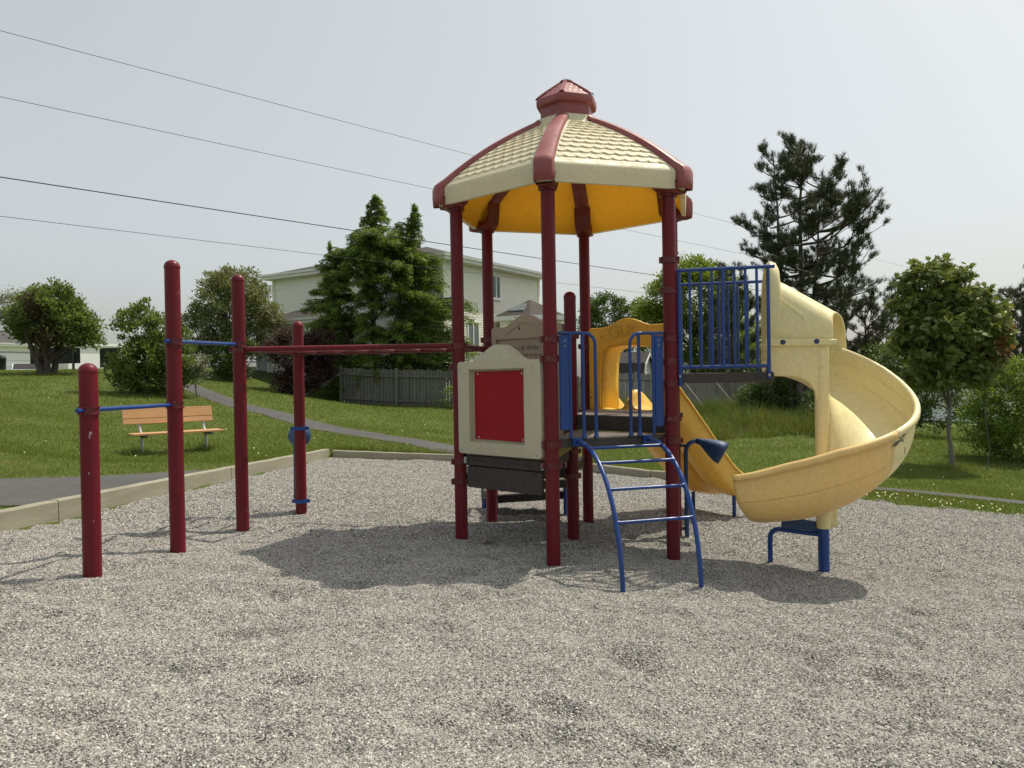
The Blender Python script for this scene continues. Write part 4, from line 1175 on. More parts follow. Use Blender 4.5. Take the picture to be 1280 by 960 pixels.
# two-storey house behind the weeping tree
C0 = Vector((-3.15, 36.1)); dL = Vector((-.845, .535)); dR = Vector((.535, .845))
house = thing('house', 'cream two-storey house with brown hip roof behind the tall leaning tree', 'house', (C0.x, C0.y, .6))
LL, LR = 11.6, 8.8
nL, nR = -dR, -dL
pA, pB, pC, pD = C0, C0 + dL * LL, C0 + dL * LL + dR * LR, C0 + dR * LR
EZ = 7.42
siding_wall(pA, pB, .2, EZ - .15, nL, house); siding_wall(pA, pD, .2, EZ - .15, nR, house)
siding_wall(pB, pC, .2, EZ - .15, dL, house); siding_wall(pD, pC, .2, EZ - .15, dR, house)
mb = MB()
for p in (pA, pB, pC, pD): mb.box((p.x, p.y, 3.75), (.16, .16, 7.0), rot=math.atan2(dL.y, dL.x))
mb.build('corner_trim', M['siding'], house, smooth=0)
hr = hip_roof([pA, pD, pC, pB], EZ, .5, 1.45, 'shingle', house)
vp = (pA + pB + pC + pD) / 4
MB().box((C0.x + dL.x * 4.0 + dR.x * 3.0, C0.y + dL.y * 4.0 + dR.y * 3.0, EZ + 1.35), (.4, .4, .35), rot=.3).build('roof_vent', M['iron'], hr)
window(pA, dR, nR, 4.25, 1.25, 5.72, 6.95, house, 2)
window(pA, dR, nR, 2.35, 1.0, 2.95, 4.45, house, 1)
window(pA, dL, nL, 3.6, 1.4, 5.5, 6.8, house, 1)
# low annex with a door at the left
a0 = pA + dL * 5.2; a1 = pA + dL * 9.55; b0, b1 = a0 + nL * 3.0, a1 + nL * 3.0
siding_wall(b0, b1, 1.2, 4.5, nL, house, name='annex_wall'); siding_wall(a1, b1, 1.2, 4.5, dL, house, name='annex_wall'); siding_wall(a0, b0, 1.2, 4.5, -dL, house, name='annex_wall')
hip_roof([b0, b1, a1, a0], 4.62, .35, .62, 'shingle', house, name='annex_roof')
dd = MB().prism([(3.45, 2.15), (4.15, 2.15), (4.15, 4.0), (3.45, 4.0)], (b0.x, b0.y, 0), dL.to_3d(), UP, nL.to_3d(), .0, .05).build('door', M['door'], house, smooth=0)
MB().prism([(3.62, 3.15), (3.98, 3.15), (3.98, 3.88), (3.62, 3.88)], (b0.x, b0.y, 0), dL.to_3d(), UP, nL.to_3d(), .05, .056).build('door_pane', M['dark'], dd, smooth=0)
mb = MB()
for u0, u1, v0, v1 in ((3.33, 3.44, 2.1, 4.12), (4.16, 4.27, 2.1, 4.12), (3.44, 4.16, 4.01, 4.12)): mb.prism([(u0, v0), (u1, v0), (u1, v1), (u0, v1)], (b0.x, b0.y, 0), dL.to_3d(), UP, nL.to_3d(), .0, .07)
mb.build('door_frame', M['white'], dd, smooth=0)
# six-sided bay on the right face
bc = Vector((1.0, 39.6)); br = 1.75; bz = 4.72
bay = MB(); pts = [bc + Vector((math.cos(A), math.sin(A))) * br for A in [R(27 + 60 * i) for i in range(6)]]
ow = None
for i in range(6):
    p, q = pts[i], pts[(i + 1) % 6]; n2 = ((p + q) / 2 - bc).normalized()
    w_ = siding_wall(p, q, .3, bz - .2, n2, house, name='bay_wall')
mb = MB(); ro = [(bc + (p - bc) * 1.18) for p in pts]
mb.add([(p.x, p.y, bz) for p in ro] + [(bc.x, bc.y, bz + .92)], [(i, (i + 1) % 6, 6) for i in range(6)]); br_ = mb.build('bay_roof', M['shingle'], house, smooth=0)
mb = MB(); mb.add([(p.x, p.y, bz - .22) for p in ro] + [(p.x, p.y, bz - .004) for p in ro], [(i, (i + 1) % 6, 6 + (i + 1) % 6, 6 + i) for i in range(6)] + [tuple(range(6))]); mb.build('fascia', M['white'], br_, smooth=0)
p, q = ro[3], ro[4]; p = Vector((p.x, p.y, bz)); q = Vector((q.x, q.y, bz)); ap_ = Vector((bc.x, bc.y, bz + .92)); nn = (q - p).cross(ap_ - p).normalized()
nn = nn if nn.z > 0 else -nn
sk = [p.lerp(q, a).lerp(ap_, b) + nn * h for h in (.0, .06) for a, b in ((.2, .25), (.8, .25), (.75, .68), (.25, .68))]
MB().add(sk, [(0, 1, 2, 3), (4, 5, 6, 7), (0, 1, 5, 4), (1, 2, 6, 5), (2, 3, 7, 6), (3, 0, 4, 7)]).build('skylight', M['glass'], br_, smooth=0)

# garden shed with a gambrel roof, beyond the fence
sc_ = Vector((6.0, 41.6)); shed = thing('garden_shed', 'small garden shed with brown gambrel roof and white gable, behind the grey fence', 'shed', (sc_.x, sc_.y, 0))
rd = Vector((math.cos(R(-24)), math.sin(R(-24)))); rn = Vector((-rd.y, rd.x)); O = Vector((sc_.x, sc_.y, 0))
gam = [(-1.35, -.2), (1.35, -.2), (1.35, 1.35), (1.02, 2.25), (0, 2.86), (-1.02, 2.25), (-1.35, 1.35)]
MB().prism(gam, O, rn.to_3d(), UP, rd.to_3d(), -1.5, 1.3).build('wall', M['greywhite'], shed, smooth=0)
for a, b, m in ((4, 5, 'shingle'), (5, 6, 'iron'), (3, 4, 'shingle'), (2, 3, 'iron')):
    p, q = gam[a], gam[b]
    nx_, nz_ = (q[1] - p[1]), -(q[0] - p[0]); l = math.hypot(nx_, nz_); nx_, nz_ = nx_ / l, nz_ / l
    if nx_ * (p[0] + q[0]) + nz_ * 2 < 0: nx_, nz_ = -nx_, -nz_
    MB().prism([p, q, (q[0] + nx_ * .06, q[1] + nz_ * .06), (p[0] + nx_ * .06, p[1] + nz_ * .06)], O, rn.to_3d(), UP, rd.to_3d(), -1.65, 1.48).build('roof', M['shingle'], shed, smooth=0)
mb = MB()
for a, b in ((4, 5), (5, 6), (3, 4), (2, 3)):
    p, q = Vector((*gam[a], 0)), Vector((*gam[b], 0)); d_ = (q - p).normalized(); n_ = Vector((d_.y, -d_.x, 0))
    if n_.dot(Vector((0, 1, 0)) - p) < 0: n_ = -n_
    mb.prism([(p.x, p.y), (q.x, q.y), (q.x + n_.x * .13, q.y + n_.y * .13), (p.x + n_.x * .13, p.y + n_.y * .13)], O, rn.to_3d(), UP, rd.to_3d(), 1.49, 1.52)
mb.prism([(-.5, 0), (.5, 0), (.5, 1.75), (-.5, 1.75)], O, rn.to_3d(), UP, rd.to_3d(), 1.301, 1.33)
mb.build('trim', M['white'], shed, smooth=0)
MB().prism([(-.42, 0), (.42, 0), (.42, 1.66), (-.42, 1.66)], O, rn.to_3d(), UP, rd.to_3d(), 1.331, 1.345).build('door', M['darkgreen'], shed, smooth=0)

# white garage and plain pale building, far left
gb = thing('garage_building', 'low white building with grey roof and two garage doors, far left', 'garage', (-38, 55, 2.2))
X, Y = Vector((.53, .848, 0)), Vector((-.848, .53, 0)); O = Vector((-35.4, 58, 0)) - X * 12.9
MB().prism([(0, 1.6), (12.9, 1.6), (12.9, 4.5), (0, 4.5)], O, X, UP, Y, 0, 9).build('wall', M['white'], gb, smooth=0)
hip_roof([O, O + X * 12.9, O + X * 12.9 + Y * 9, O + Y * 9], 4.72, .45, 2.3, 'shingle_grey', gb)
for u in (.9, 3.9, 6.9, 9.9):
    MB().prism([(u - .13, 2.0), (u + 2.68, 2.0), (u + 2.68, 4.15), (u - .13, 4.15)], O, X, UP, -Y, .002, .012).build('door_frame', M['galv'], gb, smooth=0)
    g = MB().prism([(u, 2.0), (u + 2.55, 2.0), (u + 2.55, 4.02), (u, 4.02)], O, X, UP, -Y, .013, .03).build('garage_door', M['greywhite'], gb, smooth=0)
    mb = MB()
    for i in range(1, 4): mb.prism([(u + .02, 2.0 + .5 * i - .012), (u + 2.53, 2.0 + .5 * i - .012), (u + 2.53, 2.0 + .5 * i + .012), (u + .02, 2.0 + .5 * i + .012)], O, X, UP, -Y, .031, .034)
    mb.build('panel_joint', M['galv'], g, smooth=0)
wb = thing('pale_building', 'plain pale grey-white building with flat roof edge behind the left trees', 'building', (-31, 58, 2.2))
MB().prism([(0, 1.4), (7.2, 1.4), (7.2, 4.75), (0, 4.75)], Vector((-35.1, 61, 0)), X, UP, Y, 0, 7).build('wall', M['greywhite'], wb, smooth=0)
MB().prism([(-.15, 4.75), (7.35, 4.75), (7.35, 4.98), (-.15, 4.98)], Vector((-35.1, 61, 0)), X, UP, Y, -.15, 7.15).build('roof', M['white'], wb, smooth=0)
# white house glimpsed low behind the right-hand trees
X, Y = Vector((1, 0, 0)), Vector((0, 1, 0))
wr = thing('white_house', 'white house glimpsed low between the right-hand trees', 'house', (22, 42, -1.6))
MB().prism([(-2.6, -2.4), (5.4, -2.4), (5.4, 1.3), (-2.6, 1.3)], Vector((22, 42, 0)), X, UP, Y, 0, 6).build('wall', M['greywhite'], wr, smooth=0)
hip_roof([(19.4, 42), (27.4, 42), (27.4, 48), (19.4, 48)], 1.4, .4, 1.5, 'shingle_grey', wr)
MB().prism([(-.6, -2.0), (.25, -2.0), (.25, .1), (-.6, .1)], Vector((22, 42, 0)), X, UP, -Y, .003, .06).build('door', M['brownwall'], wr, smooth=0)

# signs seen from behind, bin, car
def sign(x, y, z0, z1, w, posts, mat, label):
    zb = GZ(x, y); t = thing('sign_board', label, 'sign', (x, y, zb))
    MB().box((x, y, (z0 + z1) / 2), (w, .06, z1 - z0)).build('board', M[mat], t, smooth=0, bevel=.01)
    for dx in posts: MB().box((x + dx, y - .06, (zb + z1) / 2 - .1), (.10, .06, z1 - zb + .1)).build('post', M['iron'], t, smooth=0)
sign(-22.5, 38, 2.72, 3.48, 2.45, (-.80, .92), 'dark', 'wide black sign board on two posts under the left tree')
sign(-18.75, 36, 2.45, 3.36, .95, (-.22, .16), 'darkgreen', 'small grey-green sign board on two posts, half behind a shrub')
zb = GZ(-28.15, 42.5)
bn_ = thing('litter_bin', 'dark litter bin on the lawn crest in front of the white garages', 'bin', (-28.15, 42.5, zb))
MB().lathe((-28.15, 42.5, zb - .05), [(.20, 0), (.22, .1), (.24, .62), (.255, .64), (.255, .68)], 16).build('body', M['dark'], bn_)
MB().lathe((-28.15, 42.5, zb + .64), [(.25, 0), (.24, .08), (.16, .17), (.02, .2)], 16).build('lid', M['dark'], bn_)
def car(x, y, rot):
    z = GZ(x, y) - .70; t = thing('parked_car', 'white parked car showing just above the lawn crest by the garages', 'car', (x, y, z)); O = Vector((x, y, z))
    U = Vector((math.cos(rot), math.sin(rot), 0)); V = Vector((-U.y, U.x, 0))
    body = [(-2.1, .3), (2.1, .3), (2.15, .55), (2.05, .78), (1.1, .92), (.45, 1.38), (-.95, 1.42), (-1.75, .98), (-2.12, .9)]
    MB().prism(body, O, U, UP, V, -.82, .82).build('body', M['carpaint'], t, smooth=30, bevel=.05)
    for s in (-.826, .812):
        MB().prism([(.95, .93), (.42, 1.30), (-.90, 1.34), (-1.45, .98)], O, U, UP, V, s, s + .014).build('window', M['dark'], t, smooth=0)
    for nm_, p_, q_ in (('rear_window', (-1.02, 1.385), (-1.68, 1.02)), ('windscreen', (.54, 1.325), (1.06, .955))):
        e_ = .02 if p_[0] > 0 else -.02
        MB().add([O + U * (p_[0] + e_) + UP * (p_[1] + .02) - V * .70, O + U * (p_[0] + e_) + UP * (p_[1] + .02) + V * .70, O + U * (q_[0] + e_) + UP * (q_[1] + .02) + V * .74, O + U * (q_[0] + e_) + UP * (q_[1] + .02) - V * .74], [(0, 1, 2, 3)]).build(nm_, M['dark'], t, smooth=0)
    for a in (-1.35, 1.35):
        for s in (-.86, .66): w = MB().lathe(O + U * a + V * s + UP * .32, [(.2, 0), (.32, .02), (.32, .18), (.2, .2)], 18, axis=V).build('wheel', M['tyre'], t)
car(-33.4, 53.0, 2.13)

# --------------------------------------------------------------------- fences
def fence(A, B, h, label, pw=.145, post_step=2.4, mat='fencewood', brace=()):
    A, B = Vector(A), Vector(B); d = (B - A).normalized(); L = (B - A).length; n = Vector((d.y, -d.x))
    if n.y > 0: n = -n                     # towards the playground
    t = thing('wooden_fence', label, 'fence', (A.x, A.y, GZ(A.x, A.y)))
    mb = MB(); x = 0; rs = random.Random(int(A.x * 10))
    while x < L:
        w = pw * rs.uniform(.92, 1.06); p = A + d * (x + w / 2); z = GZ(p.x, p.y); hh = h * rs.uniform(.975, 1.02)
        mb.box((p.x, p.y, z + hh / 2 - .1), (w - rs.uniform(.012, .028), .022, hh + .15), rot=math.atan2(d.y, d.x) + rs.uniform(-.02, .02))
        x += w
    mb.build('boards', M[mat], t, smooth=0)
    for hr_ in (.28, h - .30):
        m2 = MB(); k = max(2, int(L / 2)); rows = []
        for i in range(k + 1):
            p = A + d * (L * i / k) + n * .035; z = GZ(p.x, p.y) + hr_
            rows.append([(p.x, p.y, z - .045), (p.x + n.x * .04, p.y + n.y * .04, z - .045), (p.x + n.x * .04, p.y + n.y * .04, z + .045), (p.x, p.y, z + .045), (p.x, p.y, z - .045)])
        m2.grid(rows).build('rail', M[mat], t, smooth=0)
    x = .05
    while x < L:
        p = A + d * x + n * .12; z = GZ(p.x, p.y)
        MB().box((p.x, p.y, z + h / 2 - .08), (.10, .10, h + .25), rot=math.atan2(d.y, d.x)).build('post', M[mat], t, smooth=0, bevel=.008)
        x += post_step
    for bx, side in brace:
        p = A + d * bx + n * .16; q = p + n * 1.2 + d * side; 
        MB().tube([(p.x, p.y, GZ(p.x, p.y) + h * .8), (q.x, q.y, GZ(q.x, q.y) - .05)], .045, 4).build('brace', M[mat], t, smooth=0)
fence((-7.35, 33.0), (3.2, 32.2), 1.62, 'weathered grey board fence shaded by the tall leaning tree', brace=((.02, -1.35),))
fence((3.35, 35.6), (13.6, 37.6), 1.72, 'weathered grey board fence with slanting props behind the long grass', mat='fencewood_light', brace=((4.8, .75), (6.4, .8), (8.4, 1.0), (9.6, 1.1)))

# ---------------------------------------------------------------- power lines
def wire(h0, h1, sag, r, label):
    P0, P1 = Vector((-31.5, 2, 1.72 + h0)), Vector((78, 111, 1.72 + h1)); n = 80
    pts = [P0.lerp(P1, i / n) - UP * (sag * 4 * (i / n) * (1 - i / n)) for i in range(n + 1)]
    tag(MB().tube(pts, r, 6).build('power_line', M['wire'], None), label, 'power line', 'overhead lines crossing the sky')
wire(9.5, 9.5, .45, .0075, 'highest and thinnest of the wires crossing the sky')
wire(7.8, 7.8, .50, .0075, 'second wire from the top, ending behind the cream roof')
wire(5.7, 5.7, .50, .0145, 'thickest black cable, passing in front of the tall leaning tree')
wire(4.65, 4.65, .45, .007, 'lowest thin wire, meeting the house eave at the left')

# ---------------------------------------------------------------------- trees
OVAL = np.array([(0, 0, 0), (.30, .45, .06), (0, 1, -.04), (-.30, .45, .06)])
OVALF = [(0, 1, 2), (0, 2, 3)]
MAPLE = np.array([(0, 0, 0), (.30, .05, -.02), (.55, .25, -.08), (.36, .42, .0), (.50, .72, -.06), (.20, .62, .02), (0, 1, -.08), (-.20, .62, .02), (-.50, .72, -.06), (-.36, .42, 0), (-.55, .25, -.08), (-.30, .05, -.02)])
MAPLEF = [(0, 1, 3), (1, 2, 3), (0, 3, 5), (3, 4, 5), (0, 5, 7), (5, 6, 7), (0, 7, 9), (7, 8, 9), (0, 9, 11), (9, 10, 11)]
def leaves_mesh(P, D, size, tmpl, faces, rg, flat=.35, wid=1.0):
    """one leaf per point P pointing along D"""
    n = len(P)
    D = D / np.linalg.norm(D, axis=1, keepdims=True)
    ref = rg.normal(size=(n, 3)) * flat + np.array([0, 0, 1.0])
    X = np.cross(D, ref); X /= np.maximum(np.linalg.norm(X, axis=1, keepdims=True), 1e-6); Z = np.cross(X, D)
    s = size * rg.uniform(.65, 1.25, (n, 1))
    V = P[:, None, :] + s[:, :, None] * (X[:, None, :] * tmpl[None, :, 0:1] * wid + D[:, None, :] * tmpl[None, :, 1:2] + Z[:, None, :] * tmpl[None, :, 2:3])
    F_ = (np.array(faces)[None] + (np.arange(n) * len(tmpl))[:, None, None]).reshape(-1, 3)
    return V.reshape(-1, 3), F_
def lobes_sample(lobes, n, rg, shell=.55):
    vol = np.array([l[3] * l[4] * l[5] for l in lobes]) ** .75; k = rg.choice(len(lobes), n, p=vol / vol.sum())
    u = rg.normal(size=(n, 3)); u /= np.linalg.norm(u, axis=1, keepdims=True)
    r = rg.uniform(0, 1, (n, 1)) ** (1 / 3); r = np.where(rg.uniform(size=(n, 1)) < shell, .72 + .30 * rg.uniform(size=(n, 1)), r)
    L = np.array(lobes)
    return L[k, :3] + u * r * L[k, 3:6], u
def tree(name, label, cat, base, lobes, trunk_h, trunk_r, ncl, per, cl_r, leaf, mat, seed, tmpl='oval', bark='bark', stems=1, limbs=26, droop=.2, flat=.5, group=None, into=None, spread=.25, up=.35, wid=1.0, shell=.55, lean=(0, 0), leaf_dir=None, limb_z=(.25, 1)):
    """trunk, limbs reaching into leaf clumps, and the leaves as small folded blades"""
    rg = np.random.default_rng(seed); rs = random.Random(seed)
    x, y = base; z = GZ(x, y)
    t = into or thing(name, label, cat, (x, y, z), group); B = Vector((x, y, z))
    lob = [(x + l[0], y + l[1], l[2], l[3], l[4], l[5]) for l in lobes]
    C, Uo = lobes_sample(lob, ncl, rg, shell)
    C[:, 2] = np.maximum(C[:, 2], z + .15)
    mb = MB()
    for s in range(stems):
        off = Vector((rs.uniform(-1, 1), rs.uniform(-1, 1), 0)) * (spread if stems > 1 else 0)
        n = 7; pts = []
        for i in range(n + 1):
            w = i / n
            pts.append(B + Vector((lean[0] * w + off.x * (.25 + w * 2) + rs.uniform(-1, 1) * .02 * trunk_h * (i > 0), lean[1] * w + off.y * (.25 + w * 2) + rs.uniform(-1, 1) * .02 * trunk_h * (i > 0), -.25 + (trunk_h + .25) * w)))
        mb.tube(pts, [trunk_r * (1.35 if i == 0 else 1) * (1 - .72 * i / n) for i in range(n + 1)], 10)
        ids = rg.choice(ncl, min(ncl, max(2, limbs // stems)), replace=False)
        for c in ids:
            e = Vector(C[c]); k = min(n - 1, max(1, int(n * max(limb_z[0], min(.97, (e.z - z) / max(trunk_h, .1) - .25))))); st = pts[k]
            if (e - st).length < .1: continue
            md = st.lerp(e, .5) + Vector((rs.uniform(-.1, .1), rs.uniform(-.1, .1), .10 + rs.uniform(-.1, .15))) * (e - st).length
            r0 = trunk_r * .34 * (1 - .5 * k / n)
            mb.tube([st, st.lerp(md, .5) + Vector((0, 0, .03)), md, md.lerp(e, .6), e], [r0, r0 * .8, r0 * .55, r0 * .35, r0 * .15], 6)
    mb.build('limb' if into else 'trunk', M[bark], t, smooth=60)
    n = ncl * per
    P = np.repeat(C, per, 0); off = rg.normal(size=(n, 3)); off *= (rg.uniform(.2, 1, (n, 1)) / np.maximum(np.linalg.norm(off, axis=1, keepdims=True), 1e-6))
    sc = cl_r * np.repeat(rg.uniform(.6, 1.35, (ncl, 1)), per, 0)
    P = P + off * sc * np.array([1, 1, .72]); P[:, 2] = np.maximum(P[:, 2], z + .05)
    D = off * .7 + np.repeat(Uo, per, 0) * .4 + rg.normal(size=(n, 3)) * .5 + np.array([0, 0, up - droop])
    if leaf_dir is not None: D = D + np.array(leaf_dir)
    tp, tf = (OVAL, OVALF) if tmpl == 'oval' else (MAPLE, MAPLEF)
    V, F_ = leaves_mesh(P, D, leaf, tp, tf, rg, flat, wid)
    np_mesh(name if into else 'crown', V, F_, mat, t, loc=tuple(t.location))
    return t
LM = {
 'mid': leafmat('mid_green_leaves', [(0.092, 0.132, 0.039), (0.144, 0.198, 0.051), (0.197, 0.253, 0.068), (0.131, 0.176, 0.055)]),
 'dark': leafmat('dark_green_leaves', [(0.049, 0.091, 0.023), (0.082, 0.133, 0.030), (0.123, 0.180, 0.037), (0.071, 0.120, 0.028)], .25),
 'lime': leafmat('fresh_green_leaves', [(0.131, 0.199, 0.023), (0.185, 0.266, 0.032), (0.262, 0.323, 0.044), (0.153, 0.218, 0.030)], .42),
 'weep': leafmat('soft_green_leaves', [(0.107, 0.173, 0.036), (0.163, 0.247, 0.048), (0.239, 0.320, 0.057), (0.135, 0.210, 0.039)], .36),
 'plum': leafmat('purple_brown_leaves', [(0.039, 0.020, 0.024), (0.062, 0.027, 0.031), (0.093, 0.043, 0.045), (0.056, 0.038, 0.033)], .3),
 'maple': leafmat('maple_leaves', [(0.107, 0.168, 0.039), (0.148, 0.210, 0.047), (0.215, 0.260, 0.072), (0.162, 0.186, 0.053)], .28, .45, .5),
 'maple_red': leafmat('bronze_maple_leaves', [(0.170, 0.091, 0.031), (0.228, 0.116, 0.038), (0.190, 0.132, 0.038)], .3, .45, .5),
 'greyleaf': leafmat('greyish_green_leaves', [(0.137, 0.175, 0.073), (0.210, 0.243, 0.103), (0.297, 0.313, 0.144), (0.174, 0.197, 0.091)], .3),
 'pale': leafmat('pale_willow_leaves', [(.120, .140, .080), (.160, .180, .110), (.200, .210, .140)], .35),
 'rust': leafmat('rust_brown_leaves', [(.068, .043, .027), (.101, .061, .038), (.081, .068, .034)], .25),
 'needle': leafmat('pine_needles', [(0.053, 0.073, 0.038), (0.083, 0.104, 0.051), (0.116, 0.128, 0.070), (0.089, 0.094, 0.056)], .12, .5, .3),
 'straw': leafmat('long_grass_blades', [(0.077, 0.128, 0.017), (0.112, 0.169, 0.024), (0.154, 0.203, 0.038), (0.195, 0.203, 0.057)], .35),
 'lawnblade': leafmat('lawn_grass_blades', [(0.077, 0.132, 0.014), (0.111, 0.177, 0.019), (0.148, 0.215, 0.026), (0.178, 0.192, 0.039)], .35),
 'flower': leafmat('white_flower_heads', [(.990, .990, .907), (1.155, 1.155, 1.089)], .3),
 'dry': leafmat('dry_grass_blades', [(.363, .297, .132), (.495, .412, .198), (.297, .281, .099)], .3),
}
# left of the tower
tr1 = tree('broadleaf_tree', 'spreading green tree with a brown patch in its crown, standing before the dark sign board', 'tree', (-20.5, 34),
     [(.1, 0, 4.75, 1.5, 1.4, 1.05), (-.7, .2, 4.5, .9, 1.0, .85), (1.0, -.1, 4.2, 1.2, 1.1, .8), (.35, 0, 5.5, .85, .8, .65), (1.6, 0, 3.85, .9, .8, .5), (-.95, 0, 3.9, .7, .8, .45)], 2.6, .16, 330, 56, .40, .15, LM['mid'], 3, stems=4, limbs=60, droop=0, spread=.35, up=.5)
tree('dead_foliage', None, None, (-20.4, 33.1), [(.0, 0, 4.4, .55, .4, .75), (.35, 0, 3.7, .7, .4, .4), (-.2, 0, 5.1, .4, .3, .4)], 1.8, .05, 46, 46, .33, .10, LM['rust'], 4, limbs=14, into=tr1)
sh1 = tree('shrub_tree', 'bushy olive-green shrub tree left of the tallest bare red post, above the bench', 'shrub', (-12.15, 26),
     [(0, 0, 2.35, 1.2, 1.0, .95), (-.5, 0, 3.4, .6, .6, .85), (.45, 0, 3.2, .7, .7, .8), (.9, 0, 2.4, .6, .6, .6), (-.9, 0, 2.2, .55, .6, .6), (.05, 0, 1.7, 1.15, .8, .45), (-.1, 0, 4.0, .35, .35, .55)], 1.5, .07, 300, 58, .30, .115, LM['mid'], 5, stems=5, limbs=60, droop=-.2, spread=.25, up=.6)
tree('flowering_branch', None, None, (-10.75, 26.2), [(0, 0, 2.35, .45, .4, .30), (.1, 0, 1.9, .4, .4, .25)], .9, .03, 26, 34, .22, .10, LM['pale'], 6, limbs=10, into=sh1)
tree('round_tree', 'rounded grey-green tree beside the left end of the house', 'tree', (-13.2, 36.2),
     [(.1, 0, 5.2, 1.85, 1.7, 1.75), (-1.1, 0, 4.2, 1.1, 1.1, 1.3), (1.3, 0, 4.7, 1.0, 1.1, 1.0), (.4, 0, 6.1, 1.2, 1.1, .9), (0, 0, 3.2, 1.5, 1.1, .8)], 3.0, .14, 430, 62, .42, .13, LM['greyleaf'], 8, stems=2, limbs=40, droop=.1, spread=.2)
tree('dark_bush', 'dark green bush at the foot of the rounded tree', 'bush', (-12.6, 34.6), [(0, 0, 2.7, 1.0, .7, .85), (.5, 0, 3.2, .6, .5, .5)], .9, .05, 110, 60, .3, .11, LM['dark'], 9, limbs=16)
tree('willow', 'pale thinly leaved tree at the far left edge behind the garage', 'tree', (-38.6, 60.5), [(0, 0, 7.2, 2.2, 1.6, 1.7), (-.6, 0, 8.3, 1.4, 1.2, 1.0), (1.0, 0, 6.5, 1.2, 1.0, 1.0)], 4.0, .18, 150, 40, .55, .17, LM['pale'], 10, limbs=50, droop=.6)
tree('plum_shrub', 'dark purple-leaved shrub between the far ladder post and the leaning tree', 'shrub', (-9.0, 32.2),
     [(0, 0, 2.9, 1.15, .8, .85), (-.8, 0, 3.1, .5, .5, .5), (.6, 0, 2.0, 1.0, .7, .7), (.0, 0, 1.7, 1.1, .8, .55), (-.5, 0, 3.6, .4, .4, .3), (1.0, 0, 3.0, .8, .6, .7)], 1.6, .06, 330, 56, .32, .10, LM['plum'], 12, stems=3, limbs=40, spread=.25)
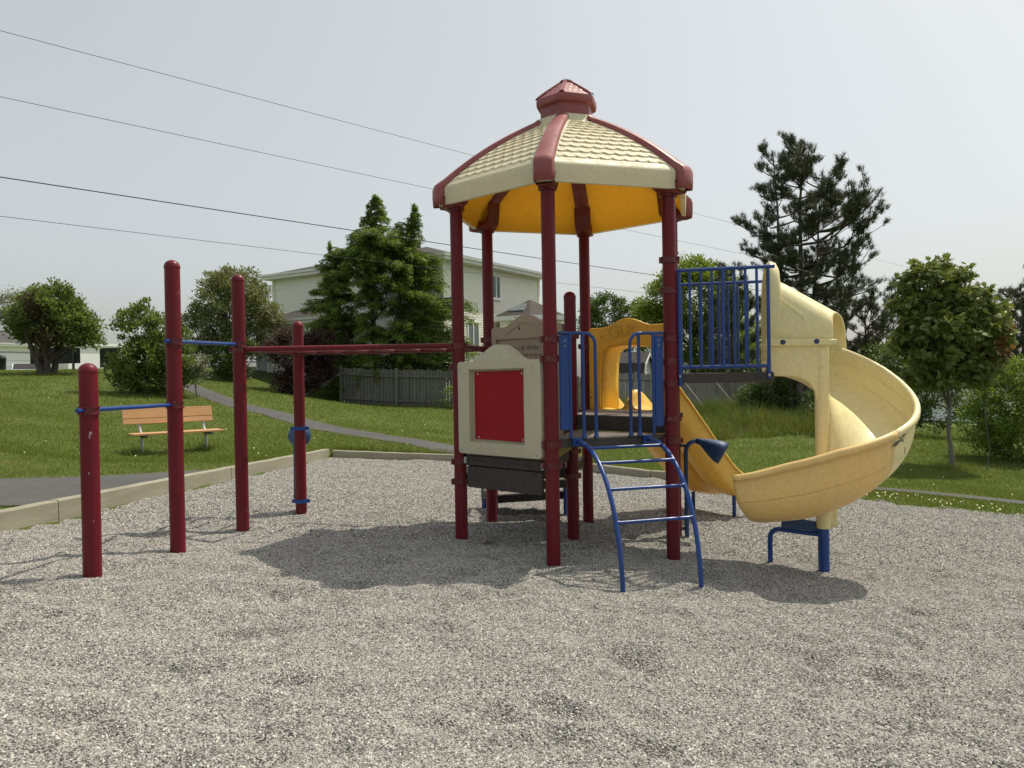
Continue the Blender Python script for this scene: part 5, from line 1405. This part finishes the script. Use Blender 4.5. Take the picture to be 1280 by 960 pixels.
# tall wind-leaned tree: flat layered sprays with drooping tips
def leaning_tree():
    x, y = -5.9, 34.6; z = GZ(x, y); rg = np.random.default_rng(21); rs = random.Random(21)
    t = thing('leaning_tree', 'tall dense green tree with wind-bent drooping tips in front of the house', 'tree', (x, y, z))
    mb = MB(); P, D = [], []
    def spray(st, e, width, nleaf, dr):
        """a limb with drooping leaf curtains"""
        st, e = Vector(st), Vector(e); ln = (e - st).length
        md = st.lerp(e, .55) + UP * ln * .14
        mb.tube([st, st.lerp(md, .5) + UP * .02, md, md.lerp(e, .6) + UP * .05 * ln, e], [.045, .036, .026, .016, .006], 5)
        tt = rg.uniform(.22, 1.04, nleaf) ** .8
        a = np.array(st); b = np.array(md); c = np.array(e)
        q = ((1 - tt) ** 2)[:, None] * a + (2 * tt * (1 - tt))[:, None] * (b + (0, 0, .12 * ln)) + (tt ** 2)[:, None] * c
        w = width * (1.05 - .75 * tt)[:, None]
        off = rg.normal(size=(nleaf, 3)) * w * np.array([.66, .66, .17]); off[:, 2] -= np.abs(rg.normal(size=nleaf)) * dr * .30
        P.append(q + off)
        dirv = np.array((e - st).normalized()); D.append(dirv * .7 + off * .8 + rg.normal(size=(nleaf, 3)) * .35 + np.array([.25, 0, -.28]))
    leaders = [((x, y), (-6.18, 34.4, 10.0), .17), ((x + .5, y + .3), (-4.42, 34.7, 9.5), .12), ((x - .5, y), (-8.2, 34.4, 7.75), .10)]
    axes = []
    for (bx, by), tip, r in leaders:
        tip = Vector(tip); b0 = Vector((bx, by, z - .3)); pts = [b0.lerp(tip, i / 8) + Vector((rs.uniform(-.06, .06) - .18 * math.sin(PI * i / 8), rs.uniform(-.06, .06), 0)) for i in range(9)]
        pts[-1] = tip + Vector((.16, 0, -.06)); mb.tube(pts, [r * (1 - .93 * i / 8) for i in range(9)], 8); axes.append(pts)
    def limb(e, width, n_, dr, k=None):
        e = Vector(e); best = None
        for a in (axes if k is None else [axes[k]]):
            for i in range(40):
                q = i / 40 * 8; p = a[int(q)].lerp(a[int(q) + 1], q - int(q)); dh = math.hypot(p.x - e.x, p.y - e.y)
                c_ = (p - e).length + abs((e.z - p.z) - .12 * dh) * 1.5
                if best is None or c_ < best[0]: best = (c_, p)
        spray(best[1], e, width, n_, dr)
    def spire(k, x0, zt, zb, w0, w1, n_):
        for i in range(n_):
            w = rs.random() ** .8; zz = zt - (zt - zb) * w; hw = w0 + w1 * w
            limb((x0 + .10 * (1 - w) + rs.uniform(-1, 1) * hw + .10, 34.5 + rs.uniform(-1, 1) * hw, zz - .10), .10 + .06 * w, int(70 + 60 * w), .35, k)
    spire(0, -6.12, 10.05, 6.7, .20, 1.25, 150); spire(1, -4.38, 9.6, 6.2, .15, .75, 100); spire(2, -8.15, 8.0, 5.9, .2, .75, 50); spire(0, -7.25, 8.5, 7.2, .10, .4, 22); spire(1, -5.25, 8.8, 7.2, .12, .5, 30); spire(1, -3.45, 7.3, 5.8, .12, .5, 30)
    for i in range(85): limb((rs.uniform(-3.2, -1.55), rs.uniform(33.4, 35.2), rs.uniform(1.6, 5.0)), .28, 230, .35)
    for i in range(540):
        zz = 1.25 + 7.0 * rs.random() ** .95
        xl = float(np.interp(zz, [1.2, 2.5, 4.8, 6.2, 7.2, 8.3], [-8.8, -9.6, -9.5, -8.7, -7.5, -6.7])); xr = float(np.interp(zz, [1.2, 2.5, 4.8, 6.2, 7.2, 8.3], [-3.3, -2.75, -2.7, -3.1, -3.7, -5.3]))
        a = rs.uniform(0, 2 * PI); rr_ = rs.uniform(.72, 1.03) if rs.random() < .7 else rs.uniform(.25, .75)
        cx_ = (xl + xr) / 2; e = (cx_ + (xr - xl) / 2 * rr_ * math.cos(a), 34.6 + 2.1 * rr_ * math.sin(a), zz + rs.uniform(-.15, .15))
        if e[1] < 32.7 and zz < 1.9: continue
        limb(e, rs.uniform(.26, .46), int(rs.uniform(190, 400)), rs.uniform(.15, .45))
    mb.build('trunk', M['bark'], t, smooth=60)
    P, D = np.concatenate(P), np.concatenate(D); P[:, 2] = np.maximum(P[:, 2], z + .5)
    V, F_ = leaves_mesh(P, D, .125, OVAL, OVALF, rg, .5, .62)
    np_mesh('crown', V, F_, LM['weep'], t, loc=(x, y, z))
leaning_tree()
tree('sapling', 'thin sparse shrub in front of the bay of the house', 'shrub', (.25, 36.0), [(0, 0, 3.7, .55, .4, .75), (.2, 0, 4.5, .35, .3, .45), (-.2, 0, 2.6, .6, .4, .6)], 3.6, .035, 60, 22, .22, .085, LM['greyleaf'], 14, stems=3, limbs=34, spread=.12)
tree('climbing_shrub', 'small pale green shrub against the fence, seen through the overhead ladder end', 'shrub', (-2.4, 31.6), [(0, 0, .9, .45, .3, .45), (.4, 0, 1.0, .4, .3, .4)], .6, .02, 40, 34, .2, .09, LM['weep'], 15, limbs=10)
tree('round_maple', 'dark rounded tree seen between the red posts above the yellow arch', 'tree', (7.0, 55), [(0, 0, 6.0, 1.75, 1.6, 1.7), (-1.3, 0, 5.6, .9, .9, 1.1), (1.6, 0, 5.4, 1.1, 1, 1.3), (0, 0, 4.2, 1.9, 1.4, 1.2)], 3, .2, 300, 60, .42, .16, LM['dark'], 16, limbs=20)
tree('lime_tree', 'large fresh-green tree behind the blue bridge railings', 'tree', (10.6, 44.5),
     [(0, 0, 6.0, 2.6, 2.2, 2.0), (-1.9, 0, 5.3, 1.6, 1.5, 1.5), (1.6, 0, 6.2, 1.4, 1.3, 1.5), (-.4, 0, 7.6, 1.4, 1.3, .95), (1.2, 0, 7.6, .8, .8, .7), (0, 0, 3.4, 2.7, 1.8, 1.5), (-2.6, 0, 4.2, 1.3, 1.2, 1.2), (2.3, 0, 4.0, 1.4, 1.2, 1.6)], 4.2, .22, 720, 64, .48, .16, LM['lime'], 17, stems=2, limbs=50, spread=.5)
tree('undergrowth', 'dark green bush at the right end of the propped fence', 'bush', (11.4, 33.6), [(0, 0, .7, 1.0, .8, .85), (-.9, .3, .5, .7, .6, .6), (.6, 0, 1.5, .7, .6, .7), (.9, 0, .4, .7, .7, .7)], 1.0, .05, 210, 56, .32, .11, LM['dark'], 18, stems=3, limbs=20)

# pines: whorled limbs ending in upright tufts of long needles
def pine(name, label, base, top, trunks, limb_len, seed, z_low, density=1.0, tuft=.27, ntuft=1.0, group=None):
    rg = np.random.default_rng(seed); rs = random.Random(seed)
    x, y = base; z = GZ(x, y)
    t = thing(name, label, 'tree', (x, y, z), group); mb = MB(); tp, td = [], []
    for (dx0, dx1, dy, tz, r) in trunks:
        n = 10; pts = [Vector((x + dx0 + (dx1 - dx0) * (i / n) ** .8 + rs.uniform(-.06, .06), y + dy * i / n + rs.uniform(-.06, .06), z - .3 + (tz - z + .3) * i / n)) for i in range(n + 1)]
        mb.tube(pts, [r * (1.2 if i == 0 else 1) * (1 - .92 * i / n) for i in range(n + 1)], 10)
        hz = z_low
        while hz < tz - .25:
            w = (hz - z + .3) / (tz - z + .3) * n; i0 = min(n - 1, int(w)); c = pts[i0].lerp(pts[i0 + 1], w - i0)
            for b in range(rs.choice((2, 3, 4, 4)) if density >= 1 else rs.choice((2, 3))):
                az = rs.uniform(0, 2 * PI)
                ln = limb_len(hz, math.cos(az)) * rs.choice((rs.uniform(.4, .8), rs.uniform(.8, 1.08)))
                if ln < .12: continue
                el = rs.uniform(-.15, .38) + .6 * max(0, (hz - tz + 4) / 4)
                d = Vector((math.cos(az), math.sin(az), el)); e = c + d * ln
                md = c.lerp(e, .5) - UP * ln * rs.uniform(.02, .10)
                e = e + UP * ln * rs.uniform(.04, .18)
                bp = [c, c.lerp(md, .5) - UP * .02, md, md.lerp(e, .5), e]
                r0 = .018 + .016 * ln
                mb.tube(bp, [r0, r0 * .85, r0 * .65, r0 * .45, r0 * .22], 6)
                nt_ = int((2.5 + 5.2 * ln) * ntuft)
                for k in range(nt_):
                    q = rs.uniform(.30, 1.0) ** .7; i1 = min(3, int(q * 4)); st = bp[i1].lerp(bp[i1 + 1], q * 4 - i1)
                    sd_ = Vector((-d.y, d.x, 0)).normalized() * rs.choice((-1, 1))
                    tw = (d.normalized() * rs.uniform(.2, .8) + sd_ * rs.uniform(.1, .9) * (1.15 - .5 * q) + UP * rs.uniform(.25, .8)).normalized()
                    l2 = rs.uniform(.25, .45 + .26 * ln)
                    en = st + tw * l2
                    mb.tube([st, st.lerp(en, .6) - UP * .02, en], [r0 * .3, r0 * .24, r0 * .16], 4, cap=False)
                    for f in range(6 if l2 > .4 else 4):       # a rounded puff of tufts at the twig end
                        tp.append(en - tw * rs.uniform(0, .22) + Vector((rs.uniform(-.13, .13), rs.uniform(-.13, .13), rs.uniform(-.03, .13)))); td.append((tw + UP * .9).normalized())
                tp.append(e); td.append((d + UP * .7).normalized())
            hz += rs.uniform(.22, .40) / density
        for k in range(10): tp.append(pts[-1] - UP * k * .10 + Vector((rs.uniform(-.1, .1), rs.uniform(-.1, .1), 0))); td.append(UP)
    mb.build('trunk', M['bark'], t, smooth=60)
    tp = np.array([tuple(p) for p in tp]); td = np.array([tuple(p) for p in td]); per = 26
    P = np.repeat(tp, per, 0); T = np.repeat(td, per, 0); rnd = rg.normal(size=P.shape); rnd /= np.linalg.norm(rnd, axis=1, keepdims=True)
    D = T * .75 + rnd * .85
    P = P + T * rg.uniform(-.10, .06, (len(P), 1))
    NEED = np.array([(.045, 0, 0), (-.045, 0, 0), (0, 1, 0)])
    V, F_ = leaves_mesh(P, D, tuft * .72, NEED, [(0, 1, 2)], rg, 1.0, 1.0)
    np_mesh('crown', V, F_, LM['needle'], t, loc=(x, y, z))
def pine_len(h, c):
    f = np.interp(h, [3.3, 4.2, 5.2, 6.4, 7.6, 8.4, 9.6, 10.8, 12.0], [1.2, 2.6, 3.1, 3.5, 3.3, 2.2, 1.9, 1.25, .3])
    if c < -.2: f = f * (.80 if h > 5.6 else .55)
    if c > .2 and 5.2 < h < 7.8: f *= 1.12
    return float(f) * .74
pine('pine_tree', 'tall open-branched pine rising behind the spiral slide', (12.35, 33.2), 12.0, [(0, .25, 0, 11.6, .21), (-.25, -.75, .6, 11.3, .16), (.2, 1.0, -.3, 10.2, .12)], pine_len, 31, 3.5, .66, ntuft=.95)
pine('pine_tree', 'darker pine at the right edge, partly hidden by the maple', (29.6, 45), 6.6, [(0, .4, 0, 5.9, .18), (-.4, -1.2, 0, 4.9, .12)], lambda h, c: float(np.interp(h, [-1, 1, 3, 5, 6], [2.4, 2.8, 2.6, 1.5, .4])), 32, -.5, .8)
pine('pine_tree', 'distant pine whose branch tips just enter the right edge above the wires', (32.6, 44), 8.4, [(0, 0, 0, 8.3, .2)], lambda h, c: float(np.interp(h, [2, 5, 7, 8.5], [2.6, 2.7, 2.3, .4])), 33, 4.4, .6)
pine('pine_tree', 'low dark pine in the gap between the tall pine and the maple', (16.4, 36), 5.6, [(0, .2, 0, 5.0, .14), (-.3, -1.6, 0, 4.0, .1)], lambda h, c: float(np.interp(h, [-.5, 1.5, 3.5, 5], [2.0, 2.3, 1.9, .5])), 34, .0, .9)
pine('pine_tree', 'small dark pine tip beside the lime-green crown, left of the tall pine', (11.6, 40.5), 7.0, [(0, 0, 0, 7.1, .12)], lambda h, c: float(np.interp(h, [1, 4, 6, 7], [1.7, 1.4, .8, .2])), 35, 1.0, .9)
# right of the slide
mp1 = tree('maple_tree', 'young maple with big dense leaves standing on the right lawn', 'tree', (10.82, 19.0),
     [(-.55, 0, 3.85, .60, .6, .50), (-.10, 0, 4.05, .45, .5, .38), (-.95, 0, 3.45, .50, .5, .42), (.25, 0, 3.35, .65, .8, .45), (.62, -.1, 2.95, .62, .7, .45), (-.1, -.1, 2.75, 1.05, 1.0, .62), (.95, 0, 2.45, .50, .6, .50), (-.70, 0, 2.45, .62, .7, .52), (.1, 0, 1.95, 1.0, .95, .48), (-.45, 0, 1.55, .60, .6, .30), (.5, 0, 1.6, .45, .5, .28)], 3.6, .062, 500, 22, .20, .150, LM['maple'], 47, tmpl='maple', bark='bark_pale', limbs=34, droop=.45, flat=.8, up=.1, shell=.6, limb_z=(.45, 1))
tree('bronze_shoots', None, None, (11.55, 18.75), [(.1, 0, 2.6, .34, .3, .50), (.25, 0, 2.15, .30, .3, .35)], 2.4, .012, 34, 13, .2, .15, LM['maple_red'], 42, tmpl='maple', bark='bark_pale', limbs=8, droop=.4, into=mp1)
tree('bush', 'tall wide green bush at the right edge beyond the maple', 'bush', (13.45, 20.6),
     [(0, 0, .75, 1.25, 1.1, 1.0), (-.75, -.1, .2, .75, .8, .8), (.5, 0, 1.5, .9, .9, .6), (.1, -.2, -.2, 1.3, 1.0, .6), (1.2, 0, .6, 1.0, 1.0, 1.1), (-.55, 0, 1.15, .6, .6, .5)], 1.4, .05, 460, 52, .26, .082, LM['weep'], 43, stems=5, limbs=60, spread=.4, up=.5, droop=-.1)
tree('bush', 'dark bush behind the maple trunk', 'bush', (13.2, 27.5), [(0, 0, .8, 1.9, 1.1, 1.35), (-1.8, 0, .2, 1.1, 1, .9), (2.0, 0, .9, 1.5, 1.1, 1.5), (.5, 0, 1.9, 1.4, 1.0, .8)], 1.6, .06, 330, 56, .36, .11, LM['dark'], 44, stems=3, limbs=36, spread=.4)
tree('bush', 'bright green low bush behind the right end of the spiral slide', 'bush', (10.6, 24.6), [(0, 0, .45, .75, .7, .65), (.3, 0, 1.0, .5, .5, .4)], .8, .03, 110, 50, .26, .095, LM['lime'], 45, limbs=18)
for i, (bx, by, hz_, r_, lab) in enumerate(((19.5, 58, 4.2, 3.4, 'hazy dark tree far behind the maple, left of its crown'), (33, 60, 3.5, 4.5, 'hazy dark tree far behind at the right edge'), (24.5, 54, 2.6, 3.0, 'hazy dark tree far behind, directly behind the maple'), (14.5, 50, 3.0, 3.2, 'dark leafy tree far behind the pine trunk'))):
    tree('background_tree', lab, 'tree', (bx, by), [(0, 0, hz_ - 1, r_, r_ * .8, r_ * .75), (-r_ * .6, 0, hz_ - 2, r_ * .7, r_ * .6, r_ * .6), (r_ * .6, 0, hz_ - 1.8, r_ * .75, r_ * .6, r_ * .6), (0, 0, hz_ - 3.2, r_ * 1.1, r_ * .7, r_ * .7)], 2.5, .15, 300, 44, .6, .24, LM['dark'], 50 + i, limbs=16, group='trees beyond the gardens')

# ------------------------------------------------------------ grass and weeds
def blades(name, X, Y, h, w, mat, seed, lean=.35, zoff=0.0):
    rg = np.random.default_rng(seed); n = len(X); Z = ground_z(X, Y) + zoff
    P = np.c_[X, Y, Z - .01]
    D = np.c_[rg.normal(size=(n, 2)) * lean, np.ones(n)]
    BL = np.array([(.5, 0, 0), (-.5, 0, 0), (.32, .55, .10), (-.32, .55, .10), (0, 1, .34)]); BF = [(0, 1, 3), (0, 3, 2), (2, 3, 4)]
    D /= np.linalg.norm(D, axis=1, keepdims=True); az = rg.uniform(0, 2 * PI, n); A = np.c_[np.cos(az), np.sin(az), np.zeros(n)]
    Xv = A; Zv = np.cross(Xv, D); hh = (h * rg.uniform(.55, 1.3, (n, 1)))[:, :, None]; ww = (w * rg.uniform(.7, 1.3, (n, 1)))[:, :, None]
    V = P[:, None, :] + Xv[:, None, :] * BL[None, :, 0:1] * ww + D[:, None, :] * BL[None, :, 1:2] * hh + Zv[:, None, :] * BL[None, :, 2:3] * hh
    F_ = (np.array(BF)[None] + (np.arange(n) * 5)[:, None, None]).reshape(-1, 3)
    return tag(np_mesh(name, V.reshape(-1, 3), F_, mat), kind='stuff')
from bpy.types import Object
def in_poly(x, y, poly):
    ins = np.zeros(x.shape, bool); n = len(poly)
    for i in range(n):
        a, b = poly[i], poly[(i + 1) % n]
        c = ((a[1] <= y) & (b[1] > y)) | ((b[1] <= y) & (a[1] > y))
        with np.errstate(divide='ignore', invalid='ignore'): xi = a[0] + (y - a[1]) * (b[0] - a[0]) / (b[1] - a[1])
        ins ^= c & (x < xi)
    return ins
def on_path(x, y, grow=0):
    m = np.zeros(x.shape, bool)
    for a, b in paths: m |= in_poly(x, y, np.r_[a, b[::-1]])
    return m
def scatter_xy(n, y0, y1, seed, marg=.72):
    rg = np.random.default_rng(seed); y = y0 + (y1 - y0) * rg.uniform(size=n) ** 1.0
    x = rg.uniform(-1, 1, n) * (y * marg + 1)
    return x, y
def lawn_blades(name, n, y0, y1, h, w, seed, mat='lawnblade'):
    x, y = scatter_xy(n, y0, y1, seed)
    ok = (pit_sd(x, y) > .07) & ~on_path(x, y)
    x, y = x[ok], y[ok]
    k = fbm(x, y, .8, 6, 3)
    ok = np.random.default_rng(seed + 1).uniform(size=len(x)) < .75 + .35 * k
    return blades(name, x[ok], y[ok], h, w, LM[mat], seed)
lawn_blades('grass', 190000, 6.5, 14, .050, .008, 61)
lawn_blades('grass', 300000, 13, 22, .055, .011, 62)
lawn_blades('grass', 220000, 22, 38, .06, .017, 63)
x, y = scatter_xy(150000, 9, 24, 66); k = fbm(x, y, .9, 33, 4); ok = (pit_sd(x, y) > .1) & ~on_path(x, y) & (k > .42 + .5 * np.random.default_rng(67).uniform(size=len(x)))
blades('dry_grass', x[ok], y[ok], .045, .012, LM['dry'], 68, .7)
# dry fringe along the path edges
def fringe(P, seed, n, h=.04, mat='dry', w=.05):
    rg = np.random.default_rng(seed); t = rg.uniform(0, len(P) - 1.001, n); i = t.astype(int); f = (t - i)[:, None]
    q = P[i] * (1 - f) + P[i + 1] * f + rg.normal(size=(n, 2)) * w
    ok = (pit_sd(q[:, 0], q[:, 1]) > .1)
    return q[ok]
Q = np.concatenate([fringe(paths[0][0], 1, 2600), fringe(paths[1][1], 3, 2600, w=.07), fringe(paths[1][0], 4, 2200), fringe(paths[2][0], 5, 3000, w=.07), fringe(paths[2][1], 6, 1200)])
blades('dry_grass', Q[:, 0], Q[:, 1], .045, .010, LM['dry'], 70, .9)
# long grass mound in front of the propped fence
rg = np.random.default_rng(71); n = 52000
x = rg.uniform(4.2, 13.6, n); y = rg.uniform(22.8, 35.5, n); k = fbm(x, y, .55, 12, 3)
edge = 24.2 + .12 * (x - 4) + .5 * fbm(x, x * 0, .6, 15); ok = (y > edge) & (rg.uniform(size=n) < .75 + .5 * k)
x, y, k = x[ok], y[ok], k[ok]
blades('tall_grass', x, y, np.clip(.50 + .52 * k, .16, 1.15)[:, None] * .95, .018, LM['straw'], 72, .48)
# ragged grass round posts, bench legs, tree feet and along the fence foot
xs, ys = [], []
for cx_, cy_, r_, n in ((-7.45, 15.2, .14, 260), (-6.45, 16.1, .14, 260), (10.82, 19, .3, 700), (-20.5, 34, .8, 1500), (-12.15, 26, 1.0, 1800), (13.3, 20.2, 1.4, 2600), (12.3, 27, 3.2, 5000)):
    a = rg.normal(size=(n, 2)) * r_; xs.append(cx_ + a[:, 0]); ys.append(cy_ + a[:, 1])
t_ = rg.uniform(0, 1, 3000); xs.append(-7.4 + 10.6 * t_); ys.append(32.75 - .8 * t_ + rg.normal(size=3000) * .12)
t_ = rg.uniform(0, 1, 900); P0 = np.array(EC); xs.append(-3.7 + 2.5 * t_ + rg.normal(size=900) * .05); ys.append(15.78 + .33 * t_ + np.abs(rg.normal(size=900)) * .10)
x, y = np.concatenate(xs), np.concatenate(ys); ok = (pit_sd(x, y) > .08) & ~on_path(x, y)
blades('tall_grass', x[ok], y[ok], .17, .012, LM['straw'], 73, .4)
# clover and dandelion strip between the gravel and the right-hand path
n = 46000; x = rg.uniform(4.2, 11, n); y = rg.uniform(8.4, 16, n); sd = pit_sd(x, y); ok = (sd > -.06 - .10 * fbm(x, y, 2.2, 30)) & (sd < 2.6) & ~on_path(x, y)
blades('clover_strip', x[ok], y[ok], .055, .016, LM['lawnblade'], 74, .9)
def flowers(x, y, h, r, seed):
    rg = np.random.default_rng(seed); n = len(x); z = ground_z(x, y)
    a = np.linspace(0, 2 * PI, 7)[:-1]; T = np.c_[np.cos(a), np.sin(a), np.zeros(6)]; T = np.r_[T, [(0, 0, .7)], [(0, 0, -.6)]]
    F0 = [(i, (i + 1) % 6, 6) for i in range(6)] + [((i + 1) % 6, i, 7) for i in range(6)]
    V = np.c_[x, y, z + h * rg.uniform(.6, 1.3, n)][:, None, :] + T[None] * (r * rg.uniform(.6, 1.3, n))[:, None, None]
    F_ = (np.array(F0)[None] + (np.arange(n) * 8)[:, None, None]).reshape(-1, 3)
    return tag(np_mesh('flowers', V.reshape(-1, 3), F_, LM['flower']), kind='stuff')
n = 900; x = rg.uniform(4.6, 10.5, n); y = rg.uniform(9, 15.5, n); sd = pit_sd(x, y); ok = (sd > .05) & (sd < 1.1) & ~on_path(x, y) & (fbm(x, y, 1.5, 41) > -.2)
x1, y1 = x[ok], y[ok]
x2, y2 = scatter_xy(130, 12, 34, 77, .6); ok = (pit_sd(x2, y2) > .2) & ~on_path(x2, y2); x2, y2 = x2[ok], y2[ok]
flowers(np.r_[x1, x2], np.r_[y1, y2], .075, .016, 78)
# weeds at the timber and a scrap of bark on the gravel
wx, wy = rg.normal(size=60) * .035, rg.normal(size=60) * .03
o = blades('tall_grass', -4.32 + wx, 9.9 + wy, .10, .008, LM['straw'], 79, .35, .13)
mb = MB(); bx, by = -.26, 7.62; bz_ = float(gravel_z(np.array([bx]), np.array([by]))[0]) + .012
mb.add([(bx - .07, by, bz_), (bx + .02, by - .02, bz_ + .012), (bx + .09, by + .005, bz_), (bx + .03, by + .03, bz_ + .006), (bx - .04, by + .028, bz_ + .012), (bx, by, bz_ + .028)], [(0, 1, 5), (1, 2, 5), (2, 3, 5), (3, 4, 5), (4, 0, 5), (0, 4, 3, 2, 1)])
tag(mb.build('bark_scrap', M['chip'], None, smooth=0), 'small red-brown scrap lying on the shaded gravel under the tower', 'scrap')

# ------------------------------------------------------------- camera, light
cam = bpy.data.cameras.new('Camera'); co = bpy.data.objects.new('Camera', cam); COL.objects.link(co)
cam.sensor_width = 36; cam.lens = 36 * 962.7 / 1280; cam.clip_start = .05; cam.clip_end = 4000
p_, r_ = -.0101, -.0170
fw = Vector((0, math.cos(p_), math.sin(p_))); up0 = Vector((0, -math.sin(p_), math.cos(p_))); rt0 = Vector((1, 0, 0))
rt = rt0 * math.cos(r_) + up0 * math.sin(r_); upv = up0 * math.cos(r_) - rt0 * math.sin(r_)
co.matrix_world = Matrix((rt, upv, -fw)).transposed().to_4x4(); co.location = (0, 0, 1.7183)
scene.camera = co

SUN = Vector((.838 * math.cos(R(60)), .545 * math.cos(R(60)), math.sin(R(60)))).normalized()
sd_ = bpy.data.lights.new('Sun', 'SUN'); so = bpy.data.objects.new('Sun', sd_); COL.objects.link(so)
sd_.energy = 4.0; sd_.angle = R(.6); sd_.color = (1, .92, .79)
sd_.energy = 3.8; so.rotation_euler = SUN.to_track_quat('Z', 'Y').to_euler(); so.location = (20, 12, 30)
w = bpy.data.worlds.new('World'); scene.world = w; w.use_nodes = True
nt = w.node_tree; nt.nodes.clear()
out = nt.nodes.new('ShaderNodeOutputWorld'); bg = nt.nodes.new('ShaderNodeBackground')
sky = nt.nodes.new('ShaderNodeTexSky'); sky.sky_type = 'NISHITA'; sky.sun_disc = False
sky.sun_elevation = R(60); sky.sun_rotation = math.atan2(.838, .545); sky.air_density = 1.0; sky.dust_density = 4.0; sky.ozone_density = 1.0; sky.altitude = 20
hs = nt.nodes.new('ShaderNodeHueSaturation'); hs.inputs['Saturation'].default_value = .52; hs.inputs['Value'].default_value = 1.0
gm = nt.nodes.new('ShaderNodeGamma'); gm.inputs['Gamma'].default_value = .50      # thin high haze evens the sky out
nt.links.new(sky.outputs[0], gm.inputs['Color']); nt.links.new(gm.outputs[0], hs.inputs['Color']); 
tn = nt.nodes.new('ShaderNodeMix'); tn.data_type = 'RGBA'; tn.blend_type = 'MULTIPLY'; tn.inputs[0].default_value = 1; tn.inputs[7].default_value = (2.02, 2.06, 2.00, 1)
nt.links.new(hs.outputs[0], tn.inputs[6]); nt.links.new(tn.outputs[2], bg.inputs['Color']); bg.inputs['Strength'].default_value = .15
nt.links.new(bg.outputs[0], out.inputs['Surface'])

scene.view_settings.view_transform = 'Standard'; scene.view_settings.look = 'None'; scene.view_settings.exposure = .15; scene.view_settings.gamma = 1
scene.view_settings.use_curve_mapping = False
scene.render.engine = 'CYCLES'
scene.cycles.max_bounces = 8; scene.cycles.diffuse_bounces = 4; scene.cycles.glossy_bounces = 3; scene.cycles.transmission_bounces = 4
scene.cycles.use_denoising = True; scene.cycles.denoiser = 'OPENIMAGEDENOISE'; scene.cycles.denoising_input_passes = 'RGB_ALBEDO_NORMAL'; scene.cycles.denoising_prefilter = 'ACCURATE'
